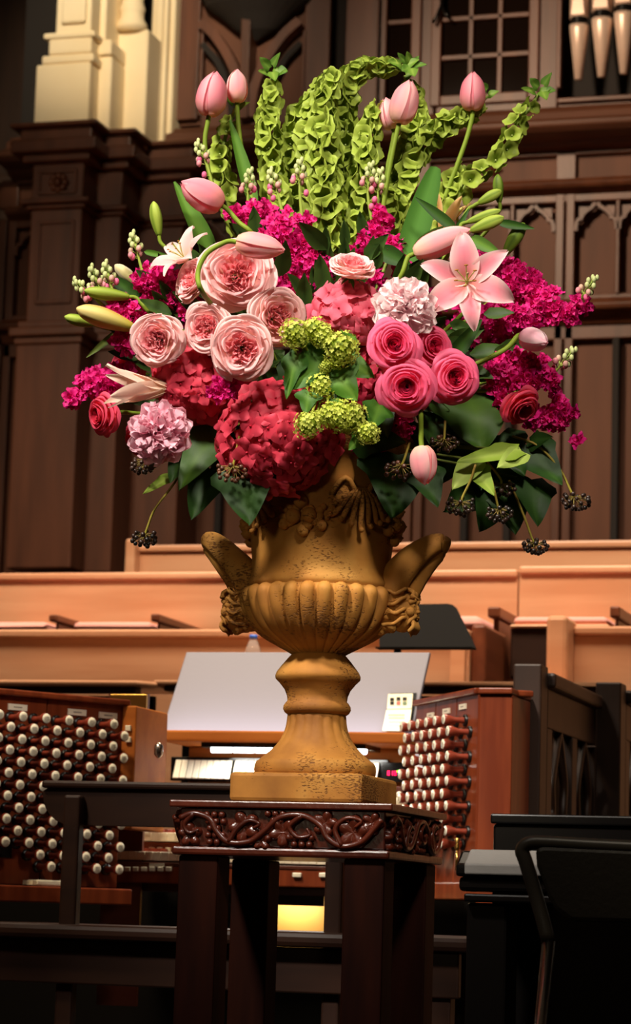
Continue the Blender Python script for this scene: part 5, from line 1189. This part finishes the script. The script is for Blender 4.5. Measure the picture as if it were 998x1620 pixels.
stock('dim magenta stock sprig at the top of the open lily', [(755, 410, 14, 4), (700, 395, 18, 5), (680, 380, 14, 4), (780, 415, 10, 2)], [], -.03, 14)
stock('purple red stock low beside the green snowballs', [(622, 672, 24, 8), (600, 690, 20, 6), (560, 700, 18, 5)], [], -.16, 15, SFr)
# ---------------- hydrangeas
def hydrangea(label, px, py, rx, ry, dd, n, kinds, fs=21, seed=0, keep=-.15):
    r = random.Random(seed); c = FP(px, py, dd); root = thing('hydrangea', label, 'hydrangea', c, None, 1, 'hydrangea heads'); inv = rootw(root).inverted()
    U, V, T = cdir(1, 0, 0), cdir(0, 1, 0), cdir(0, 0, 1)
    for i in range(n):
        z_ = 1 - (i + .5) / n * (1 - keep); a = i * 2.39996; q = sqrt(1 - z_ * z_); x, y = q * cos(a), q * sin(a)
        k = r.uniform(.88, 1.06); p = c + U * (x * rx * SC * k) + V * (y * ry * SC * k) + T * (z_ * min(rx, ry) * SC * k * .85)
        m = Matrix.Translation(p) @ face(x + r.uniform(-.3, .3), y + r.uniform(-.3, .3), z_ + .2 + r.uniform(-.2, .3), r.uniform(0, 6)).to_matrix().to_4x4() @ Sc(fs * SC * r.uniform(.85, 1.2)); link('floret', r.choice(kinds), root, inv @ m)
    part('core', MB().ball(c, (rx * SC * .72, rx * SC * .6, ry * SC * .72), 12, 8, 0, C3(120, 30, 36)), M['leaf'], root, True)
    stem_part(root, [c, c.lerp(CORE, .6), CORE], .005); return root
hydrangea('rose red hydrangea at left under the garden roses', 318, 606, 72, 62, -.16, 56, HF['red'], 21, 1)
hydrangea('large deep red hydrangea hanging over the urn rim', 440, 692, 92, 84, -.20, 84, HF['red'], 21, 2)
hydrangea('light pink hydrangea in the centre above the snowballs', 548, 500, 56, 48, -.20, 40, HF['pink'], 22, 3)
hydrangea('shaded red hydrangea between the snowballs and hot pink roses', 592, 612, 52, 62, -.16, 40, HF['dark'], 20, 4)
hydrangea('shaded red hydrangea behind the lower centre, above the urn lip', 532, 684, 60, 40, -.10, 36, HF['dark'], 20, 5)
# ---------------- bells of Ireland
def bells(label, P, dd, step=15, size=16, tipleaf=0, seed=0, per=4, a_=0):
    r = random.Random(seed); Q = catmull(pxpath(P, dd), 10); root = thing('bells_of_ireland', label, 'bells of Ireland', Q[-1], None, 1, 'bells of Ireland'); inv = rootw(root).inverted()
    part('stem', MB().tube(Q + [Q[-1].lerp(CORE, .5)], .0044, 7, 0, C3(158, 176, 84)), M['leaf'], root, True)
    ln = 0; nxt = .012 * (3 if tipleaf else 1); tot = sum((Q[i + 1] - Q[i]).length for i in range(len(Q) - 1))
    for i in range(len(Q) - 1):
        ln += (Q[i + 1] - Q[i]).length
        if ln < nxt: continue
        f = ln / tot; sz = size * (.62 + .38 * min(1, f * 3)); nxt = ln + step * SC * (.6 + .6 * min(1, f * 2)); t = (Q[i] - Q[i + 1]).normalized(); o = t.orthogonal().normalized(); o2 = t.cross(o); a0 = r.uniform(0, 6)
        for j in range(per):
            a = a0 + 2 * pi * j / per + r.uniform(-.3, .3); rd = o * cos(a) + o2 * sin(a)
            if rd.dot(cdir(0, 0, 1)) < -.72: continue
            d = (rd * 1.0 + t * .25 + Vector((0, 0, -.15))).normalized(); m = Matrix.Translation(Q[i] + rd * .003) @ (d.to_track_quat('Z', 'Y') @ Matrix.Rotation(r.uniform(0, 6), 3, 'Z').to_quaternion()).to_matrix().to_4x4() @ Sc(sz * SC * r.uniform(.88, 1.12)); link('bell', r.choice(BELL), root, inv @ m)
    for j in range(tipleaf):
        a = j * 2.4 + a_; d = cdir(cos(a) * .9, sin(a) * .7 + .35, .5); b = Q[0] + (Q[0] - Q[2]).normalized() * .006 * (j % 4) + d * (.004 + .006 * (j % 3))
        m = frame_m(b, d, cdir(-cos(a) * .3, .5, .8), .030 * r.uniform(.6, 1.0), .034 * r.uniform(.6, 1.1)); link('top_leaf', IVYL[j % 2], root, inv @ m)
    return root
IVYL = [ivy_mesh(20, C3(96, 132, 42), C3(136, 164, 66), .08), ivy_mesh(21, C3(76, 112, 36), C3(112, 146, 56), .05)]
bells('bells of Ireland spike left of centre with leaves spread at its tip', [(430, 118), (430, 150), (424, 180), (428, 230), (434, 300), (455, 400)], .06, 15, 19, 6, 1)
bells('bells of Ireland spike curving between the left and tallest middle ones', [(514, 128), (490, 165), (468, 195), (460, 240), (462, 300), (470, 380)], .09, 15, 18, 0, 2)
bells('broad bells of Ireland spike in the very middle', [(530, 118), (516, 150), (512, 200), (516, 260), (520, 320), (524, 400)], -.02, 17, 23, 0, 3, 5)
bells('bells of Ireland spike just left of the broad middle one', [(508, 150), (492, 190), (490, 240), (500, 310), (512, 400)], .03, 17, 20, 0, 4)
bells('arching bells of Ireland whose leafy tip bends right over the top', [(640, 104), (605, 106), (570, 112), (548, 135), (545, 190), (548, 260), (545, 330), (540, 400)], .03, 14, 19, 8, 5)
bells('bells of Ireland spike right of the middle one', [(600, 165), (588, 195), (580, 230), (574, 280), (566, 340), (556, 410)], .0, 16, 20, 0, 6)
bells('bells of Ireland curling behind the overlapping tulips', [(640, 120), (655, 160), (660, 195), (645, 240), (630, 290), (618, 340), (600, 410)], .06, 15, 18, 2, 7)
bells('bells of Ireland leaning right behind the long-stemmed tulip', [(770, 152), (745, 178), (712, 194), (680, 215), (655, 250), (640, 290), (610, 400)], .05, 15, 18, 2, 8)
bells('sparse bells of Ireland arching out to the upper right', [(852, 148), (838, 172), (820, 190), (806, 222), (790, 250), (765, 268), (735, 295), (690, 380)], .02, 23, 16, 6, 9, 3)
bells('short bells of Ireland spike behind the tall left tulips', [(372, 172), (360, 205), (350, 250), (356, 300), (372, 350), (420, 420)], .08, 19, 16, 2, 10, 3)
bells('low bells of Ireland tucked in behind the right buds', [(735, 262), (725, 280), (712, 300), (690, 350)], .04, 18, 18, 0, 12, 3)
bells('short bells of Ireland low in the middle above the lone rose', [(600, 300), (622, 320), (628, 350), (610, 420)], .02, 17, 19, 0, 13)
# ---------------- green snowballs
def snowball_mesh(seed):
    r = random.Random(seed); mb = MB(); n = 100
    mb.ball((0, 0, 0), .70, 10, 7, 0, C3(120, 140, 30))
    for i in range(n):
        z_ = 1 - 2 * (i + .5) / n; a = i * 2.39996; q = sqrt(1 - z_ * z_); d = Vector((q * cos(a), q * sin(a), z_)); m = T_(*(d * r.uniform(.72, 1.1))) @ d.to_track_quat('Z', 'Y').to_matrix().to_4x4() @ Rz(r.uniform(0, 6)); cc = mixc(C3(186, 200, 60), C3(224, 230, 112), r.random())
        for k in range(5): flat_petal(mb, .20, .17, r.uniform(-.2, .5), 0, .1, r.random(), lambda t, s: cc, 2, 2, .5, m @ Rz(k * 2 * pi / 5) @ Rx(.2), .6)
    return mb.mesh('flower_head', M['petal'], True)
SNB = [snowball_mesh(i) for i in range(2)]
LOB = [ivy_mesh(30, C3(70, 116, 34), C3(110, 152, 58), .55, 11), ivy_mesh(31, C3(50, 92, 26), C3(90, 130, 44), .55, 11)]
def leafset(root, L, dd, kinds, rnd_):
    inv = rootw(root).inverted()
    for i, (b, t, wp, zed) in enumerate(L):
        p, q = FP(*b, dd), FP(*t, dd - .012); m = frame_m(p, q - p, cdir(*zed), wp * SC, (q - p).length, wp * SC); link('leaf', kinds[i % len(kinds)], root, inv @ m)
def snow(label, heads, leaves, dd, seed):
    r = random.Random(seed); root = thing('snowball_viburnum', label, 'viburnum', FP(heads[0][0], heads[0][1], dd), None, 1, 'green snowball sprays'); inv = rootw(root).inverted()
    base = FP(515, 600, dd + .10)
    for px, py, rr in heads:
        p = FP(px, py, dd + r.uniform(-.02, .02)); h = link('flower_head', r.choice(SNB), root, inv @ Matrix.Translation(p) @ Rz(r.uniform(0, 6)) @ Sc(rr * SC * 1.08)); h['kind'] = 'stuff'
        stem_part(root, [p, p.lerp(base, .5) + cdir(0, .2, 1) * .02, base], .0028, C3(150, 160, 60), 'stem', 6)
    leafset(root, leaves, dd + .015, LOB, r); stem_part(root, [base, base.lerp(CORE, .5), CORE], .004)
snow('upper spray of lime green snowball flowers with lobed leaves', [(466, 528, 21), (498, 522, 19), (512, 532, 18), (540, 552, 25), (531, 572, 16), (515, 580, 9)], [((505, 552), (500, 512), 40, (-.2, .4, 1)), ((520, 568), (452, 615), 52, (0, .3, 1)), ((530, 562), (592, 595), 46, (.3, .2, 1)), ((470, 560), (452, 630), 30, (-.4, .1, 1)), ((552, 540), (560, 530), 30, (0, .3, 1))], -.32, 1)
snow('lower spray of lime green snowball flowers hanging towards the urn rim', [(508, 612, 20), (535, 658, 22), (555, 660, 24), (520, 655, 16), (487, 672, 20), (500, 662, 12), (582, 685, 17)], [((530, 590), (565, 632), 48, (.2, 0, 1)), ((490, 620), (482, 655), 30, (-.3, -.2, 1)), ((540, 640), (520, 635), 20, (0, .5, 1)), ((600, 640), (588, 678), 36, (.2, -.2, 1)), ((570, 690), (552, 712), 20, (.2, -.2, 1))], -.33, 2)
# ---------------- ivy
def ivy(label, leaves, dd, seed=0, stem=None):
    r = random.Random(seed); b0 = leaves[0][0]; root = thing('ivy_sprig', label, 'ivy', FP(*b0, dd), None, 1, 'ivy sprigs'); inv = rootw(root).inverted()
    for b, t, wp, kk, zed in leaves:
        p, q = FP(*b, dd + .02), FP(*t, dd - .03); m = frame_m(p, q - p, cdir(*zed), wp * SC, (q - p).length, wp * SC); link('leaf', r.choice(IVY[kk]), root, inv @ m)
        c = FP(*b, dd + .02); stem_part(root, [c, c.lerp(CORE, .4) - cdir(0, 0, 1) * .01, c.lerp(CORE, .9)], .0025, C3(90, 100, 40), 'leaf_stalk', 5)
    return root
ivy('broad dark ivy leaf hanging beside the lower left peony', [((345, 672), (282, 772), 68, 'mid', (-.3, .2, 1))], -.16, 1)
ivy('dark ivy leaves low at left, one pale leaf pointing out', [((335, 745), (302, 818), 56, 'dark', (-.2, -.1, 1)), ((272, 752), (226, 780), 18, 'light', (0, .6, .8)), ((300, 700), (268, 760), 46, 'dark', (-.3, 0, 1))], -.10, 2)
ivy('dark pointed ivy leaf over the urn rim at left', [((388, 738), (392, 826), 84, 'dark', (-.1, .1, 1))], -.22, 3)
ivy('glossy rounded ivy leaf under the lower right pink rose', [((742, 622), (768, 708), 112, 'mid', (.1, .6, .8)), ((690, 640), (680, 700), 60, 'dark', (0, 0, 1))], -.14, 4)
ivy('large dark ivy leaf covering the right of the urn rim', [((628, 722), (622, 815), 96, 'dark', (.1, 0, 1)), ((668, 740), (692, 800), 50, 'dark', (.2, 0, 1))], -.18, 5)
ivy('ivy leaves with a lit yellow-green painted in at lower right', [((818, 712), (724, 728), 36, 'light', (0, .7, .7)), ((826, 716), (788, 738), 34, 'light', (.1, .5, .9)), ((752, 728), (716, 772), 40, 'light', (-.3, .2, 1)), ((748, 738), (782, 782), 34, 'light', (.2, .3, 1))], -.22, 6)
ivy('dark ivy leaves trailing right below the magenta spray', [((832, 705), (890, 765), 62, 'dark', (.3, .2, 1)), ((838, 700), (872, 690), 30, 'dark', (.2, .4, 1)), ((840, 760), (852, 830), 60, 'dark', (.3, -.2, 1)), ((790, 690), (830, 750), 60, 'dark', (.2, .2, 1))], -.10, 7)
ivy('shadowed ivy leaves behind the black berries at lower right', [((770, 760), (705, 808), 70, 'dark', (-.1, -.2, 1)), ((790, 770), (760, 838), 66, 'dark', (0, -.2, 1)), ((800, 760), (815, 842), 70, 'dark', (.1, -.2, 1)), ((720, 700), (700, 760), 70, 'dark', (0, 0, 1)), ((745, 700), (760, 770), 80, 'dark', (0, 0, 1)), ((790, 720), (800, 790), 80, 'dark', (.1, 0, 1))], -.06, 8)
ivy('dark ivy leaves framing the snowballs and centre left', [((470, 570), (440, 640), 40, 'dark', (-.2, 0, 1)), ((595, 630), (612, 690), 50, 'dark', (0, 0, 1)), ((560, 690), (640, 700), 50, 'dark', (0, 0, 1))], -.20, 9)
# ---------------- ivy berries
def berries(label, px, py, rr, stem, dd, seed, c=C3(30, 27, 24), c2=C3(64, 44, 36), n=24):
    r = random.Random(seed); root = thing('ivy_berry_stem', label, 'ivy berries', FP(px, py, dd), None, 1, 'ivy berry clusters'); ctr = FP(px, py, dd); S = pxpath(stem, dd); Q = catmull(S + [ctr.lerp(S[-1], .35)], 5)
    part('stem', MB().tube(Q, .0026, 6, 0, lambda t: mixc(C3(140, 110, 50), C3(166, 160, 62), r.random() * .3 + t * .7)), M['leaf'], root, True); hub = Q[-1]
    mb = MB(); st = MB()
    for i in range(n):
        z_ = 1 - (i + .5) / n * 1.75; a = i * 2.39996; q = sqrt(max(0, 1 - z_ * z_)); p = ctr + (cdir(1, 0, 0) * q * cos(a) + cdir(0, 0, 1) * q * sin(a) - cdir(0, 1, 0) * z_ * .7) * rr * SC * r.uniform(.8, 1.0)
        mb.ball(p, r.uniform(.0042, .0056), 8, 6, 0, mixc(c, c2, r.random())); st.tube([hub, p], .0009, 4, 0, C3(150, 130, 70))
    bs = part('berries', mb, M['berry'], root, True, 0, True, 'stuff'); part('stalks', st, M['leaf'], root, True, 0, True, 'stuff')
berries('black ivy berry cluster hanging lowest at the left', 228, 851, 21, [(300, 730), (268, 775), (245, 805), (233, 835)], -.10, 1)
berries('black ivy berry cluster under the lower left peony', 226, 736, 20, [(290, 700), (255, 715)], -.12, 2, n=26)
berries('brown ivy berry cluster before the dark leaf at the urn rim', 366, 746, 24, [(378, 690), (372, 722)], -.26, 3, C3(70, 40, 28), C3(104, 64, 44), 20)
berries('black ivy berry cluster on a pale green stalk at lower right', 728, 800, 23, [(752, 735), (744, 760), (732, 785)], -.24, 4)
berries('black ivy berry cluster between two others at lower right', 796, 772, 20, [(770, 730), (790, 755)], -.18, 5, n=18)
berries('black ivy berry cluster just below its neighbour at lower right', 790, 812, 20, [(778, 760), (786, 795)], -.22, 6, n=20)
berries('black ivy berry cluster dangling lowest at the right', 847, 864, 20, [(805, 760), (818, 790), (832, 825), (840, 848)], -.12, 7)
berries('black ivy berry cluster hanging farthest right', 911, 792, 24, [(810, 690), (850, 705), (885, 742), (902, 775)], -.10, 8, n=28)
berries('dark berry cluster left of the glossy rounded leaf', 702, 700, 22, [(704, 665), (703, 688)], -.24, 9, C3(50, 32, 24), C3(90, 58, 40), 16)
berries('dim berry cluster on the large leaf at the urn rim', 632, 742, 24, [(648, 700), (640, 725)], -.26, 10, C3(50, 30, 22), C3(84, 50, 36), 16)
# ---------------- hidden core and dark filler foliage behind the blooms
fo = thing('floral_foam', 'dark green block of floral foam inside the urn mouth, mostly hidden', 'floral foam', (0, 0, UZ(760)))
part('foam_block', MB().ball((0, 0, UZ(690)), (.13, .13, .10), 16, 10, 0, C3(30, 44, 22)), M['leaf'], fo, True)
r = random.Random(77); fm = MB()
base_me = {k: v for k, v in IVY.items()}
def add_leaf(p, d, s):
    m = frame_m(p, d, cdir(r.uniform(-.5, .5), r.uniform(-.2, .6), 1), s * .55, s); 
    flat_petal(fm, 1, .8, .2, .05, .05, r.random(), lambda t, q: mixc(C3(44, 66, 26), C3(62, 88, 34), abs(q)), 5, 2, .7, m, .8, .2)
for i in range(230):
    a = r.uniform(0, 2 * pi); q = sqrt(r.random()); px, py = 500 + 300 * q * cos(a), 555 + 185 * q * sin(a); d0 = auto_dd(px, py)
    add_leaf(FP(px, py, d0 + .10 + r.uniform(0, .08)), cdir(cos(a) + r.uniform(-.6, .6), -sin(a) + r.uniform(-.6, .6), .3), r.uniform(.05, .09))
ff = part('filler_foliage', fm, M['leaf'], None, True); tag(ff, 'dark filler leaves packed between and behind the blooms', 'foliage', None, 'stuff')
